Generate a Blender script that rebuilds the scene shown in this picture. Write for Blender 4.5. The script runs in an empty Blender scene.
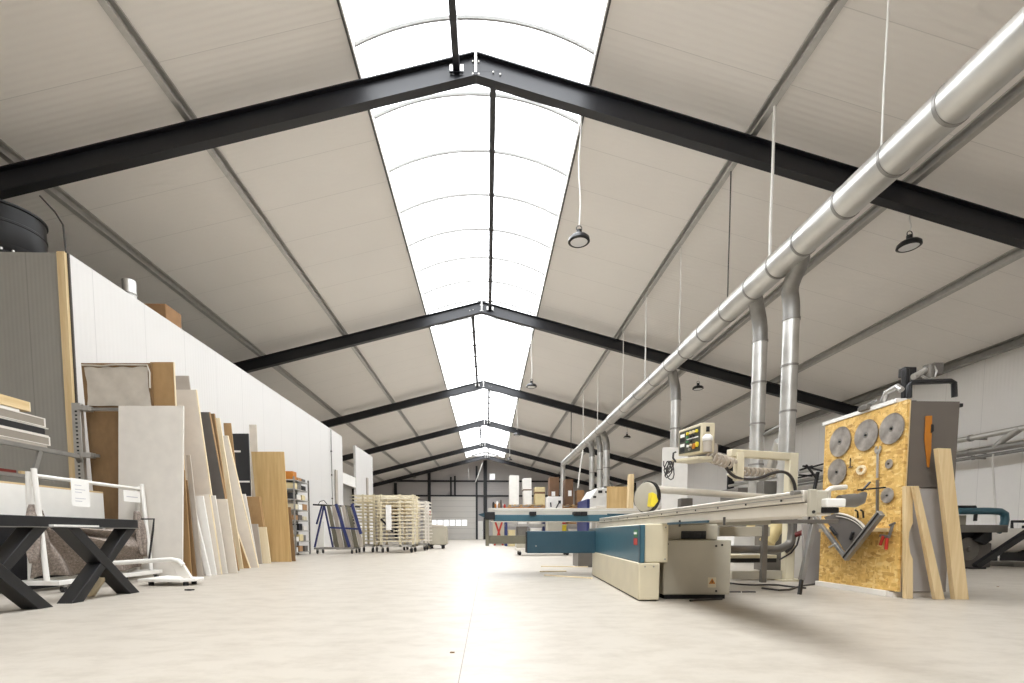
import bpy, bmesh, math, random
from mathutils import Vector, Matrix
random.seed(7)
scene = bpy.context.scene
COL = scene.collection
PI = math.pi
V = Vector

# ------------------------------------------------------------------ camera
FPX, CX, HY, YAW, TILT, EYE = 484.0, 502.45, 533.765, 0.0316, 0.066, 0.64
CY = HY + FPX * math.tan(TILT)
cam_data = bpy.data.cameras.new('camera')
cam = bpy.data.objects.new('camera', cam_data)
COL.objects.link(cam)
cam.location = (0, 0, EYE)
cam.rotation_euler = (PI / 2 - TILT, 0, -YAW)
cam_data.sensor_width = 36.0
cam_data.sensor_fit = 'HORIZONTAL'
cam_data.lens = FPX / 1024 * 36
cam_data.shift_x = (512 - CX) / 1024
cam_data.shift_y = (CY - 341.5) / 1024
cam_data.clip_start = 0.05
cam_data.clip_end = 300
scene.camera = cam


def at(px, py, X=None, Y=None, Z=None):
    """A point seen in the photo, once one of its three coordinates is known."""
    u, v = (px - CX) / FPX, (CY - py) / FPX
    d = math.cos(TILT) + v * math.sin(TILT)
    z = -math.sin(TILT) + v * math.cos(TILT)
    w = V((u * math.cos(YAW) + d * math.sin(YAW), -u * math.sin(YAW) + d * math.cos(YAW), z))
    if X is not None:
        s = X / w.x
    elif Y is not None:
        s = Y / w.y
    else:
        s = (Z - EYE) / w.z
    return V((w.x * s, w.y * s, EYE + w.z * s))


# ------------------------------------------------------------------ materials
def lin(c):
    return tuple(((x / 255) / 12.92 if x / 255 <= .04045 else ((x / 255 + .055) / 1.055) ** 2.4) for x in c)


class NT:
    def __init__(s, name):
        s.m = bpy.data.materials.new(name)
        s.m.use_nodes = True
        s.t = s.m.node_tree
        s.b = s.t.nodes['Principled BSDF']
        s.tc = s.t.nodes.new('ShaderNodeTexCoord')

    def n(s, kind, **kw):
        k = s.t.nodes.new('ShaderNode' + kind)
        for a, val in kw.items():
            if a in k.inputs:
                k.inputs[a].default_value = val
            else:
                setattr(k, a, val)
        return k

    def l(s, a, b):
        s.t.links.new(a, b)

    def coord(s, scale=(1, 1, 1), kind='Object', rot=(0, 0, 0)):
        mp = s.n('Mapping')
        mp.inputs['Scale'].default_value = scale
        mp.inputs['Rotation'].default_value = rot
        s.l(s.tc.outputs[kind], mp.inputs['Vector'])
        return mp.outputs['Vector']

    def ramp(s, src, stops):
        r = s.n('ValToRGB')
        e = r.color_ramp.elements
        while len(e) < len(stops):
            e.new(0.5)
        for k, (p, c) in enumerate(stops):
            e[k].position = p
            e[k].color = (*c, 1)
        s.l(src, r.inputs['Fac'])
        return r.outputs['Color']

    def mix(s, fac, a, b, mode='MIX'):
        m = s.n('Mix', data_type='RGBA', blend_type=mode)
        for val, i in ((fac, 0), (a, 6), (b, 7)):
            if hasattr(val, 'is_output'):
                s.l(val, m.inputs[i])
            else:
                m.inputs[i].default_value = val if i == 0 else (*val, 1)
        return m.outputs[2]

    def bump(s, src, strength, dist=.01):
        b = s.n('Bump', Strength=strength, Distance=dist)
        s.l(src, b.inputs['Height'])
        s.l(b.outputs['Normal'], s.b.inputs['Normal'])


def plain(name, c, rough=.5, metal=0., vary=.06, scale=6., spec=.5, bump=0.):
    """painted / metal / plastic surface with a little unevenness in tone"""
    t = NT(name)
    c = lin(c)
    no = t.n('TexNoise', Scale=scale, Detail=4.0)
    t.l(t.coord(), no.inputs['Vector'])
    lo = tuple(x * (1 - vary) for x in c)
    hi = tuple(min(1, x * (1 + vary)) for x in c)
    t.l(t.ramp(no.outputs['Fac'], [(.3, lo), (.7, hi)]), t.b.inputs['Base Color'])
    t.b.inputs['Roughness'].default_value = rough
    t.b.inputs['Metallic'].default_value = metal
    t.b.inputs['Specular IOR Level'].default_value = spec
    if bump:
        t.bump(no.outputs['Fac'], bump, .004)
    return t.m


def wood(name, a, b, axis=2, scale=9., rough=.55, streak=.08):
    """grain streaks along an axis of the object"""
    t = NT(name)
    sc = [scale] * 3
    sc[axis] = scale * streak
    no = t.n('TexNoise', Scale=1.0, Detail=6.0, Roughness=.62)
    t.l(t.coord(tuple(sc)), no.inputs['Vector'])
    fine = t.n('TexNoise', Scale=5.0, Detail=3.0)
    t.l(t.coord(tuple(sc)), fine.inputs['Vector'])
    base = t.ramp(no.outputs['Fac'], [(.32, lin(a)), (.68, lin(b))])
    t.l(t.mix(.18, base, t.ramp(fine.outputs['Fac'], [(.35, lin(a)), (.65, lin(b))])), t.b.inputs['Base Color'])
    t.b.inputs['Roughness'].default_value = rough
    return t.m


def ribbed(name, c, axis, period, joint, rough=.45, depth=.25, gap=.006):
    """sandwich panel: fine ribs repeating along one axis and a joint between panels"""
    t = NT(name)
    sep = t.n('SeparateXYZ')
    t.l(t.tc.outputs['Object'], sep.inputs[0])
    co = sep.outputs[axis]
    m1 = t.n('Math', operation='MULTIPLY')
    m1.inputs[1].default_value = 2 * PI / period
    t.l(co, m1.inputs[0])
    sn = t.n('Math', operation='SINE')
    t.l(m1.outputs[0], sn.inputs[0])
    pp = t.n('Math', operation='PINGPONG')
    pp.inputs[1].default_value = joint / 2
    t.l(co, pp.inputs[0])
    lt = t.n('Math', operation='LESS_THAN')
    lt.inputs[1].default_value = gap
    t.l(pp.outputs[0], lt.inputs[0])
    no = t.n('TexNoise', Scale=.7, Detail=3.0)
    t.l(t.coord(), no.inputs['Vector'])
    c = lin(c)
    base = t.ramp(no.outputs['Fac'], [(.3, tuple(x * .97 for x in c)), (.7, c)])
    t.l(t.mix(lt.outputs[0], base, tuple(x * .8 for x in c)), t.b.inputs['Base Color'])
    t.b.inputs['Roughness'].default_value = rough
    t.bump(sn.outputs[0], depth, .006)
    return t.m


def osb_material():
    """pressed wood flakes lying in all directions"""
    t = NT('osb')
    cols = None
    for k, (sc, rot) in enumerate((((26, 44, 12), .35), ((26, 13, 46), 1.0), ((26, 38, 13), -.7), ((26, 16, 38), .2))):
        vo = t.n('TexVoronoi', Scale=1.0)
        t.l(t.coord(sc, rot=(rot, 0, 0)), vo.inputs['Vector'])
        sp = t.n('SeparateColor')
        t.l(vo.outputs['Color'], sp.inputs[0])
        r = t.ramp(sp.outputs[k % 3], [(0.0, lin((178, 132, 66))), (.3, lin((214, 172, 94))), (.7, lin((226, 186, 108))), (1.0, lin((240, 212, 146)))])
        if cols is None:
            cols = r
        else:
            lt = t.n('Math', operation='GREATER_THAN')
            lt.inputs[1].default_value = .5
            t.l(sp.outputs[(k + 1) % 3], lt.inputs[0])
            cols = t.mix(lt.outputs[0], cols, r)
    no = t.n('TexNoise', Scale=16.0, Detail=5.0)
    t.l(t.coord(), no.inputs['Vector'])
    t.l(t.mix(.2, cols, t.ramp(no.outputs['Fac'], [(.36, lin((170, 124, 56))), (.6, lin((234, 198, 120)))])), t.b.inputs['Base Color'])
    t.b.inputs['Roughness'].default_value = .6
    t.bump(no.outputs['Fac'], .15, .004)
    return t.m


def floor_material():
    t = NT('concrete_floor')
    n1 = t.n('TexNoise', Scale=.5, Detail=8.0, Roughness=.65)
    n2 = t.n('TexNoise', Scale=3.2, Detail=6.0, Roughness=.7)
    t.l(t.coord((1, .8, 1)), n1.inputs['Vector'])
    t.l(t.coord((1, 1.6, 1)), n2.inputs['Vector'])
    a = t.ramp(n1.outputs['Fac'], [(.3, lin((171, 163, 151))), (.7, lin((187, 180, 169)))])
    b = t.ramp(n2.outputs['Fac'], [(.32, lin((154, 145, 132))), (.56, lin((188, 181, 170)))])
    c = t.mix(.45, a, b)
    # sawn joint running the length of the hall
    sep = t.n('SeparateXYZ')
    t.l(t.tc.outputs['Object'], sep.inputs[0])
    ad = t.n('Math', operation='ADD')
    ad.inputs[1].default_value = .125
    t.l(sep.outputs[0], ad.inputs[0])
    ab = t.n('Math', operation='ABSOLUTE')
    t.l(ad.outputs[0], ab.inputs[0])
    lt = t.n('Math', operation='LESS_THAN')
    lt.inputs[1].default_value = .0022
    t.l(ab.outputs[0], lt.inputs[0])
    t.l(t.mix(lt.outputs[0], c, lin((120, 112, 102))), t.b.inputs['Base Color'])
    t.b.inputs['Roughness'].default_value = .42
    t.b.inputs['Specular IOR Level'].default_value = .35
    t.bump(n2.outputs['Fac'], .05, .004)
    return t.m


def fabric_material():
    t = NT('moving_blanket')
    n1 = t.n('TexNoise', Scale=38.0, Detail=5.0, Roughness=.75)
    t.l(t.coord(), n1.inputs['Vector'])
    t.l(t.ramp(n1.outputs['Fac'], [(.3, lin((106, 96, 90))), (.52, lin((150, 138, 129))), (.7, lin((188, 176, 166)))]), t.b.inputs['Base Color'])
    t.b.inputs['Roughness'].default_value = .95
    t.bump(n1.outputs['Fac'], .4, .01)
    return t.m


def glazing_material():
    """opal polycarbonate: lets most daylight straight through and scatters the rest"""
    m = bpy.data.materials.new('opal_polycarbonate')
    m.use_nodes = True
    t = m.node_tree
    t.nodes.remove(t.nodes['Principled BSDF'])
    tr = t.nodes.new('ShaderNodeBsdfTransparent')
    tl = t.nodes.new('ShaderNodeBsdfTranslucent')
    tr.inputs[0].default_value = (.95, .96, .97, 1)
    tl.inputs[0].default_value = (.95, .96, .97, 1)
    mx = t.nodes.new('ShaderNodeMixShader')
    mx.inputs[0].default_value = .35
    t.links.new(tr.outputs[0], mx.inputs[1])
    t.links.new(tl.outputs[0], mx.inputs[2])
    t.links.new(mx.outputs[0], t.nodes['Material Output'].inputs[0])
    return m


def duct_material():
    t = NT('galvanised_duct')
    no = t.n('TexNoise', Scale=3.0, Detail=5.0)
    t.l(t.coord((1, .5, 1)), no.inputs['Vector'])
    t.l(t.ramp(no.outputs['Fac'], [(.3, lin((196, 195, 191))), (.7, lin((222, 221, 217)))]), t.b.inputs['Base Color'])
    t.b.inputs['Metallic'].default_value = .85
    t.l(t.ramp(no.outputs['Fac'], [(.3, (.3,) * 3), (.7, (.42,) * 3)]), t.b.inputs['Roughness'])
    return t.m


def blade_material():
    t = NT('saw_steel')
    no = t.n('TexNoise', Scale=9.0, Detail=5.0)
    t.l(t.coord(), no.inputs['Vector'])
    t.l(t.ramp(no.outputs['Fac'], [(.3, lin((150, 144, 138))), (.7, lin((204, 199, 194)))]), t.b.inputs['Base Color'])
    t.b.inputs['Metallic'].default_value = .8
    t.b.inputs['Roughness'].default_value = .38
    return t.m


MT = dict(
    floor=floor_material(), osb=osb_material(), blanket=fabric_material(), glazing=glazing_material(),
    duct=duct_material(), blade=blade_material(),
    ceiling=ribbed('ceiling_panel', (244, 240, 235), 1, .11, 1.15, .5, .22),
    wall=ribbed('wall_panel', (244, 242, 239), 1, .1, 1.1, .45, .18),
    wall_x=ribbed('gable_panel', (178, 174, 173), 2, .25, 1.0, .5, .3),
    booth=ribbed('booth_panel', (218, 216, 213), 1, .09, 1.12, .4, .12),
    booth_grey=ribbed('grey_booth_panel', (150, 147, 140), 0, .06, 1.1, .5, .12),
    steel=plain('dark_painted_steel', (25, 26, 31), .42, .0, .1, 3),
    galv=plain('galvanised_steel', (150, 148, 144), .4, .6, .12, 5),
    galv_lt=plain('bright_zinc', (190, 188, 184), .35, .7, .08, 8),
    white=plain('white_paint', (236, 234, 229), .45, 0, .03),
    curb=plain('white_curb', (242, 240, 236), .5, 0, .03),
    offwhite=plain('offwhite_board', (224, 219, 211), .5, 0, .04),
    beige=plain('beige_board', (214, 205, 192), .55, 0, .05),
    beige2=plain('pale_beige_board', (228, 220, 208), .55, 0, .04),
    greybeige=plain('grey_beige_board', (178, 169, 158), .55, 0, .05),
    rackboard=plain('grey_rack_board', (146, 138, 127), .55, 0, .05),
    dkgrey=plain('dark_grey_board', (96, 91, 87), .55, 0, .06),
    black=plain('black_board', (36, 36, 38), .45, 0, .1),
    blackm=plain('black_metal', (30, 30, 32), .42, .1, .15),
    rubber=plain('black_rubber', (32, 31, 31), .7, 0, .1),
    brown=wood('hardboard', (152, 120, 80), (176, 143, 99), 2, 3, .65, .5),
    brown2=wood('dark_hardboard', (118, 92, 62), (142, 113, 78), 2, 3, .65, .5),
    oak=wood('oak_veneer', (186, 152, 98), (212, 182, 130), 2, 16, .5, .05),
    pine=wood('pine', (206, 178, 130), (228, 205, 162), 2, 20, .6, .06),
    pine_y=wood('pine_plank', (204, 176, 128), (226, 202, 158), 1, 20, .6, .06),
    pine_pale=wood('pale_pine', (224, 206, 168), (238, 224, 194), 2, 16, .6, .06),
    cream=plain('cream_machine_paint', (208, 198, 171), .42, 0, .05, 4),
    cream_y=plain('cream_yellow_paint', (222, 213, 187), .45, 0, .05, 4),
    greymach=plain('grey_machine_paint', (178, 172, 156), .45, 0, .05, 4),
    teal=plain('petrol_blue_paint', (58, 98, 113), .36, 0, .07, 4),
    teal_dk=plain('dark_petrol_paint', (46, 76, 90), .36, 0, .08, 4),
    olive=plain('olive_grey_paint', (112, 108, 92), .5, 0, .07),
    alu=plain('anodised_aluminium', (216, 210, 198), .38, .2, .05),
    alu_dk=plain('dark_aluminium', (120, 116, 110), .4, .5, .08),
    panelgrey=plain('taupe_door', (104, 97, 90), .5, 0, .04),
    lowgrey=plain('light_grey_door', (165, 160, 156), .5, 0, .04),
    blue=plain('blue_powder_coat', (42, 52, 104), .45, 0, .08),
    red_dk=plain('dark_red_plastic', (108, 34, 28), .5, 0, .06),
    red=plain('red_plastic', (176, 44, 32), .45, 0, .06),
    orange=plain('orange_plastic', (186, 116, 32), .45, 0, .06),
    yellow=plain('yellow_plastic', (228, 206, 54), .45, 0, .06),
    green=plain('green_plastic', (70, 128, 84), .45, 0, .06),
    panelface=plain('control_face', (74, 76, 66), .5, 0, .05),
    carton=plain('cardboard', (164, 126, 88), .8, 0, .08),
    carton_dk=plain('brown_cardboard', (116, 88, 66), .8, 0, .08),
    carton_lt=plain('pale_cardboard', (212, 196, 152), .8, 0, .06),
    paper=plain('paper', (240, 239, 236), .8, 0, .02),
    ink=plain('grey_ink', (196, 196, 204), .8, 0, .05),
    film=plain('milky_film', (196, 188, 176), .3, 0, .07, 7, .6, .5),
    lens=plain('lamp_lens', (226, 226, 226), .35, 0, .03),
    cable=plain('dark_cable', (62, 58, 56), .55, 0, .1),
    cable_w=plain('white_cable', (226, 224, 219), .5, 0, .04),
    coil=plain('grey_beige_hose', (176, 164, 148), .5, 0, .08),
    hose=plain('yellowed_hose', (210, 192, 140), .55, 0, .1),
    hoop=plain('skylight_hoop', (160, 160, 158), .6, 0, .03),
    groove=plain('shaded_groove', (150, 146, 138), .6, 0, .05),
    gasket=plain('dark_seam', (70, 66, 62), .6, 0, .1),
    doorpanel=ribbed('sectional_door', (214, 211, 206), 2, 30.0, .62, .5, 0., .028),
    doorglass=plain('frosted_pane', (236, 238, 240), .25, 0, .02),
    machwhite=plain('machine_white', (232, 230, 226), .4, 0, .03),
)


# ------------------------------------------------------------------ mesh builder
class MB:
    def __init__(s):
        s.v, s.f, s.sm = [], [], []

    def add(s, vs, fs, smooth=False):
        o = len(s.v)
        s.v += [V(x) for x in vs]
        for f in fs:
            s.f.append(tuple(o + i for i in f))
            s.sm.append(smooth)
        return s

    def bx(s, x0, x1, y0, y1, z0, z1):
        vs = [(x, y, z) for z in (z0, z1) for x, y in ((x0, y0), (x1, y0), (x1, y1), (x0, y1))]
        return s.add(vs, [(3, 2, 1, 0), (4, 5, 6, 7), (0, 1, 5, 4), (1, 2, 6, 5), (2, 3, 7, 6), (3, 0, 4, 7)])

    def prism(s, pts, vec):
        n = len(pts)
        vec = V(vec)
        vs = [V(p) for p in pts] + [V(p) + vec for p in pts]
        fs = [tuple(range(n))[::-1], tuple(range(n, 2 * n))]
        fs += [(i, (i + 1) % n, n + (i + 1) % n, n + i) for i in range(n)]
        return s.add(vs, fs)

    def bar(s, p, q, w, h, up=(0, 0, 1)):
        p, q = V(p), V(q)
        d = (q - p).normalized()
        side = d.cross(V(up))
        if side.length < 1e-4:
            side = d.cross(V((1, 0, 0)))
        side.normalize()
        u = side.cross(d)
        c = [p + side * a * w / 2 + u * b * h / 2 for a, b in ((-1, -1), (1, -1), (1, 1), (-1, 1))]
        return s.prism(c, q - p)

    def tube(s, pts, r, n=10, caps=True, closed=False):
        pts = [V(p) for p in pts]
        m = len(pts)
        rs = r if isinstance(r, (list, tuple)) else [r] * m
        prev = None
        vs = []
        for i, p in enumerate(pts):
            if closed:
                d = pts[(i + 1) % m] - pts[i - 1]
            else:
                d = pts[min(i + 1, m - 1)] - pts[max(i - 1, 0)]
            d.normalize()
            if prev is None:
                ref = V((0, 0, 1)) if abs(d.z) < .9 else V((0, 1, 0))
                prev = d.cross(ref).normalized()
            a = (prev - d * prev.dot(d)).normalized()
            prev = a
            b = d.cross(a)
            vs += [p + (a * math.cos(2 * PI * k / n) + b * math.sin(2 * PI * k / n)) * rs[i] for k in range(n)]
        fs = []
        for i in range(m if closed else m - 1):
            j = (i + 1) % m
            fs += [(i * n + k, i * n + (k + 1) % n, j * n + (k + 1) % n, j * n + k) for k in range(n)]
        s.add(vs, fs, True)
        if caps and not closed:
            o = len(s.v) - len(vs)
            s.f += [tuple(o + k for k in range(n))[::-1], tuple(o + (m - 1) * n + k for k in range(n))]
            s.sm += [False, False]
        return s

    def cyl(s, p, q, r, n=16):
        return s.tube([p, q], r, n)

    def lathe(s, prof, c, axis=(0, 0, 1), n=24):
        """profile of (radius, height) pairs turned about an axis through c"""
        ax = V(axis).normalized()
        ref = V((1, 0, 0)) if abs(ax.x) < .9 else V((0, 1, 0))
        a = ax.cross(ref).normalized()
        b = ax.cross(a)
        c = V(c)
        vs, fs = [], []
        for r, h in prof:
            vs += [c + ax * h + (a * math.cos(2 * PI * k / n) + b * math.sin(2 * PI * k / n)) * max(r, 1e-4) for k in range(n)]
        for i in range(len(prof) - 1):
            fs += [(i * n + k, i * n + (k + 1) % n, (i + 1) * n + (k + 1) % n, (i + 1) * n + k) for k in range(n)]
        return s.add(vs, fs, True)

    def grid(s, fn, nu, nv, smooth=True):
        vs = [fn(i / nu, j / nv) for j in range(nv + 1) for i in range(nu + 1)]
        fs = [(j * (nu + 1) + i, j * (nu + 1) + i + 1, (j + 1) * (nu + 1) + i + 1, (j + 1) * (nu + 1) + i) for j in range(nv) for i in range(nu)]
        return s.add(vs, fs, smooth)


def worldloc(o):
    p = V((0, 0, 0))
    while o is not None:
        p = p + o.location
        o = o.parent
    return p


def obj(mb, name, mat, parent=None, bevel=0., origin=None, solid=0.):
    """link a builder's shape as one mesh object (given in world coordinates)"""
    if parent is not None:
        org = worldloc(parent)
    elif origin is not None:
        org = V(origin)
    else:
        xs = [v.x for v in mb.v]
        ys = [v.y for v in mb.v]
        org = V(((min(xs) + max(xs)) / 2, (min(ys) + max(ys)) / 2, min(v.z for v in mb.v)))
    me = bpy.data.meshes.new(name)
    me.from_pydata([v - org for v in mb.v], [], mb.f)
    me.polygons.foreach_set('use_smooth', mb.sm)
    bm = bmesh.new()
    bm.from_mesh(me)
    bmesh.ops.recalc_face_normals(bm, faces=bm.faces)
    bm.to_mesh(me)
    bm.free()
    me.set_sharp_from_angle(angle=.75)
    me.materials.append(MT[mat] if isinstance(mat, str) else mat)
    o = bpy.data.objects.new(name, me)
    COL.objects.link(o)
    if parent is not None:
        o.parent = parent
    else:
        o.location = org
    if solid:
        md = o.modifiers.new('thickness', 'SOLIDIFY')
        md.thickness = solid
    if bevel:
        md = o.modifiers.new('soft_edges', 'BEVEL')
        md.width = bevel
        md.segments = 2
        md.limit_method = 'ANGLE'
        md.angle_limit = .6
    return o


def tag(o, label, cat, group=None):
    o['label'] = label
    o['category'] = cat
    if group:
        o['group'] = group
    return o


def thing(name, label, cat, loc, group=None):
    o = bpy.data.objects.new(name, None)
    o.empty_display_size = .1
    COL.objects.link(o)
    o.location = V(loc)
    return tag(o, label, cat, group)


def solo(mb, name, mat, label, cat, group=None, bevel=0., solid=0.):
    return tag(obj(mb, name, mat, None, bevel, None, solid), label, cat, group)


def struct(mb, name, mat, parent=None, bevel=0., origin=(0, 0, 0)):
    o = obj(mb, name, mat, parent, bevel, None if parent else origin)
    if parent is None:
        o['kind'] = 'structure'
    return o


def copy_tree(o, loc, rz=None, label=None):
    """a copy of a thing with copies of its parts and sub-parts"""
    r = o.copy()
    COL.objects.link(r)
    r.location = V(loc)
    if rz is not None:
        r.rotation_euler = (0, 0, rz)
    if label:
        r['label'] = label
    for ch in list(o.children):
        c = ch.copy()
        COL.objects.link(c)
        c.parent = r
        for g in list(ch.children):
            d = g.copy()
            COL.objects.link(d)
            d.parent = c
    return r


# ================================================================== THE HALL
XR, ZR, S = -0.1785, 8.84, 0.2573          # ridge line and roof slope
HALF = 13.85                                # half span, ridge to eaves
Y0, Y1 = -18.0, 55.0                        # hall ends
BAY, F1 = 8.866, 8.802                      # frames
SKY = 2.0                                 # half width of the skylight


UP = .2                                     # purlin height between rafters and roof panels


def rafter_top(x):
    return ZR - S * abs(x - XR)


def roof(x):
    return rafter_top(x) + UP


XL, XRT = XR - HALF, XR + HALF
struct(MB().bx(XL - .3, XRT + .3, Y0 - .3, Y1 + .3, -.2, 0), 'floor', 'floor')
for sgn in (-1, 1):
    xa, xb = XR + sgn * SKY, XR + sgn * (HALF + .2)
    za, zb = roof(xa) + .03, roof(xb) + .03
    m = MB().prism([(xa, Y0, za), (xb, Y0, zb), (xb, Y0, zb + .12), (xa, Y0, za + .12)], (0, Y1 - Y0 + .2, 0))
    struct(m, 'ceiling', 'ceiling')
    # upstand along the skylight
    m = MB().bx(min(xa, xa - sgn * .02), max(xa, xa - sgn * .02), Y0, Y1, za - .02, za + .16)
    struct(m, 'trim_%d' % (1 if sgn < 0 else 2), 'curb')
    m = MB().bx(min(xa, xa + sgn * .03), max(xa, xa + sgn * .03), Y0, Y1, za - .05, za + .01)
    struct(m, 'trim_%d' % (3 if sgn < 0 else 4), 'gasket')
EAVE = roof(XRT)
struct(MB().bx(XRT, XRT + .12, Y0, Y1, 0, EAVE + .1), 'wall_right', 'wall')
struct(MB().bx(XL - .12, XL, Y0, Y1, 0, EAVE + .1), 'wall_left', 'wall')
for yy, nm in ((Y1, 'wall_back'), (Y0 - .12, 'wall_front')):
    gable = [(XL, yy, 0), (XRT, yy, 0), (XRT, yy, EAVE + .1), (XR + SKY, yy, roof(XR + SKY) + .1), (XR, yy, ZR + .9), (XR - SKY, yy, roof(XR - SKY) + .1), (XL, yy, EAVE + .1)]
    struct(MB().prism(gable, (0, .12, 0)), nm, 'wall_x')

YSK = 51.2                                  # the skylight stops at the last frame
for sgn in (-1, 1):
    xa = XR + sgn * SKY
    struct(MB().prism([(XR, YSK, ZR + UP + .03), (xa, YSK, roof(xa) + .03), (xa, YSK, roof(xa) + .15), (XR, YSK, ZR + UP + .15)], (0, Y1 - YSK + .2, 0)), 'ceiling', 'ceiling')
struct(MB().bx(XR - SKY, XR + SKY, YSK, YSK + .05, ZR - .1, ZR + .8), 'trim_9', 'curb')
# skylight: opal barrel vault with hoops
BASE, RISE = roof(XR + SKY) + .16, .49
RAD = (SKY ** 2 + RISE ** 2) / (2 * RISE)
A = math.asin(SKY / RAD)


def vault(t, dz=0.):
    a = -A + 2 * A * t
    return XR + RAD * math.sin(a), BASE - RAD + RISE + RAD * math.cos(a) + dz


m = MB()
n = 20
pr = [vault(i / n) for i in range(n + 1)]
for j in range(1):
    vs = [(x, y, z) for y in (Y0, YSK) for x, z in pr]
    m.add(vs, [(i, i + 1, n + 2 + i, n + 1 + i) for i in range(n)], True)
sky = struct(m, 'window_1', 'glazing')
yy = at(489, 94, Z=BASE + RISE - .03).y
yy -= 1.39 * math.floor((yy - Y0) / 1.39)
while yy < YSK:
    if yy > Y0:
        struct(MB().tube([(vault(i / 24, -.03)[0], yy, vault(i / 24, -.03)[1]) for i in range(25)], .035, 6), 'glazing_bar', 'hoop', sky)
    yy += 1.39

# steel frames: I-section rafters with a bolted ridge joint, and columns
TH, DEP, FW = .02, .385, .172


def frame_y(k):
    return F1 + (k - 1) * BAY if k < 6 else 51.0


for k in range(1, 7):
    yf = frame_y(k)
    m = MB()
    for sgn in (-1, 1):
        def P(off, z0):
            x = XR + sgn * off
            return (x, rafter_top(x) - z0)
        for (z0, z1, ya, yb) in ((0, TH, yf, yf + FW), (TH, DEP - TH, yf + FW / 2 - .008, yf + FW / 2 + .008), (DEP - TH, DEP, yf, yf + FW)):
            a, b, c, d = P(.012, z0), P(HALF - .02, z0), P(HALF - .02, z1), P(.012, z1)
            m.prism([(x, ya, z) for x, z in (a, b, c, d)], (0, yb - ya, 0))
        xc = XR + sgn * (HALF - .2)
        zt = rafter_top(xc) - .3
        m.bx(xc - .16, xc - .14, yf, yf + FW, 0.01, zt)
        m.bx(xc + .14, xc + .16, yf, yf + FW, 0.01, zt)
        m.bx(xc - .14, xc + .14, yf + FW / 2 - .008, yf + FW / 2 + .008, 0.01, zt)
    raf = struct(m, 'roof_rafter', 'steel')
    for sgn in (-1, 1):
        x = XR + sgn * .011
        struct(MB().bx(min(XR + sgn * .004, XR + sgn * .02), max(XR + sgn * .004, XR + sgn * .02), yf + .004, yf + FW - .004, ZR - DEP + TH + .03, ZR + .0), 'end_plate', 'galv_lt', raf)  # pale plates stand in for the lit slit at the ridge joint
    struct(MB().bx(XR - .03, XR + .03, yf, yf + FW, ZR - DEP - .004, ZR - DEP + TH + .03), 'end_plate', 'steel', raf)
    if k < 4:
        for sgn in (-1, 1):
            for dx, dz in ((.05, .1), (.05, .3), (.3, .2), (.42, .2)):
                x = XR + sgn * dx
                struct(MB().cyl((x, yf + FW / 2 - .03, rafter_top(x) - dz), (x, yf + FW / 2 - .005, rafter_top(x) - dz), .016, 6), 'bolt', 'galv', raf)


def purlin(x, ya, yb, sgn, h=.2, w=.075):
    zt = roof(x) + .025
    t = .012
    # C section, open towards the ridge, tilted with the roof
    sec = [(0, 0), (-w, 0), (-w, -.03), (-w + t, -.03), (-w + t, -t), (-t, -t), (-t, -h + t), (-w + t, -h + t), (-w + t, -h + .03), (-w, -h + .03), (-w, -h), (0, -h)]
    pts = []
    for u, q in sec:
        xx = x + sgn * u
        pts.append((xx, ya, zt + q - S * sgn * (xx - x)))
    return MB().prism(pts, (0, yb - ya, 0))


for off in (4.91, 7.84, 10.77, 13.6):
    for sgn in (-1, 1):
        struct(purlin(XR + sgn * off, Y0, Y1, sgn, (.24 if off > 13 else .2), .11 if off > 13 else .09), 'roof_purlin', 'galv_lt' if off < 13 else 'galv')
for k in range(0, 6):
    ya = Y0 if k == 0 else frame_y(k) + FW / 2
    yb = frame_y(k + 1) + FW / 2 - .01
    x = XR + (-.33 if k % 2 == 0 else .3)
    m = MB().bx(x - .055, x + .055, ya, yb, rafter_top(x) - .22, rafter_top(x) - .02)
    m.bx(x - .12, x + .12, yb - .05, yb - .02, rafter_top(x) - .24, rafter_top(x) - .22)
    pu = struct(m, 'roof_purlin', 'steel')
    for sgn in (-1, 1):
        struct(MB().bx(x + sgn * .09 - .03, x + sgn * .09 + .03, yb - .012, yb, rafter_top(x) - .2, rafter_top(x) - .08), 'cleat', 'galv_lt', pu)

_e = MT['doorglass'].node_tree.nodes['Principled BSDF']      # glow put into the frosted gable panes in place of daylight behind them
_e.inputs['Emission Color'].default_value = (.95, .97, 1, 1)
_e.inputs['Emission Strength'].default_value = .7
# gable: columns, rails, sectional door with its window strip
YB = Y1 - .02
m = MB()


def gbar(x0, y0, x1, y1, dep=.14):
    a, b = at(x0, y1, Y=YB), at(x1, y0, Y=YB)
    m.bx(a.x, b.x, YB - dep, YB, max(a.z, .005), b.z)


gbar(428.3, 466, 430.6, 539.8)
gbar(475.9, 466, 477.6, 539.8)
gbar(483.6, 460.5, 487.0, 539.8, .2)
gbar(450.2, 477, 451.8, 495.4)
gbar(454.2, 476, 455.8, 495.4)
gbar(560, 478, 562, 539.8)
gbar(640, 497, 642.5, 539.8)
gbar(395, 483, 397, 539.8)
gbar(362, 480.7, 560, 481.7, .1)
gbar(362, 495.3, 570, 496.4, .1)
struct(m, 'gable_frame', 'steel')
a, b = at(430.8, 539.8, Y=YB), at(475.6, 495.6, Y=YB)
dr = struct(MB().bx(a.x, b.x, YB - .08, YB - .01, 0, b.z), 'door_1', 'doorpanel')
for i in range(6):
    p, q = at(431.5 + i * 6.1, 525.6, Y=YB - .1), at(436.4 + i * 6.1, 520, Y=YB - .1)
    struct(MB().bx(p.x, q.x, YB - .1, YB - .081, p.z, q.z), 'pane', 'doorglass', dr)
a, b = at(478, 539.8, Y=YB), at(483, 521, Y=YB)
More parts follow.
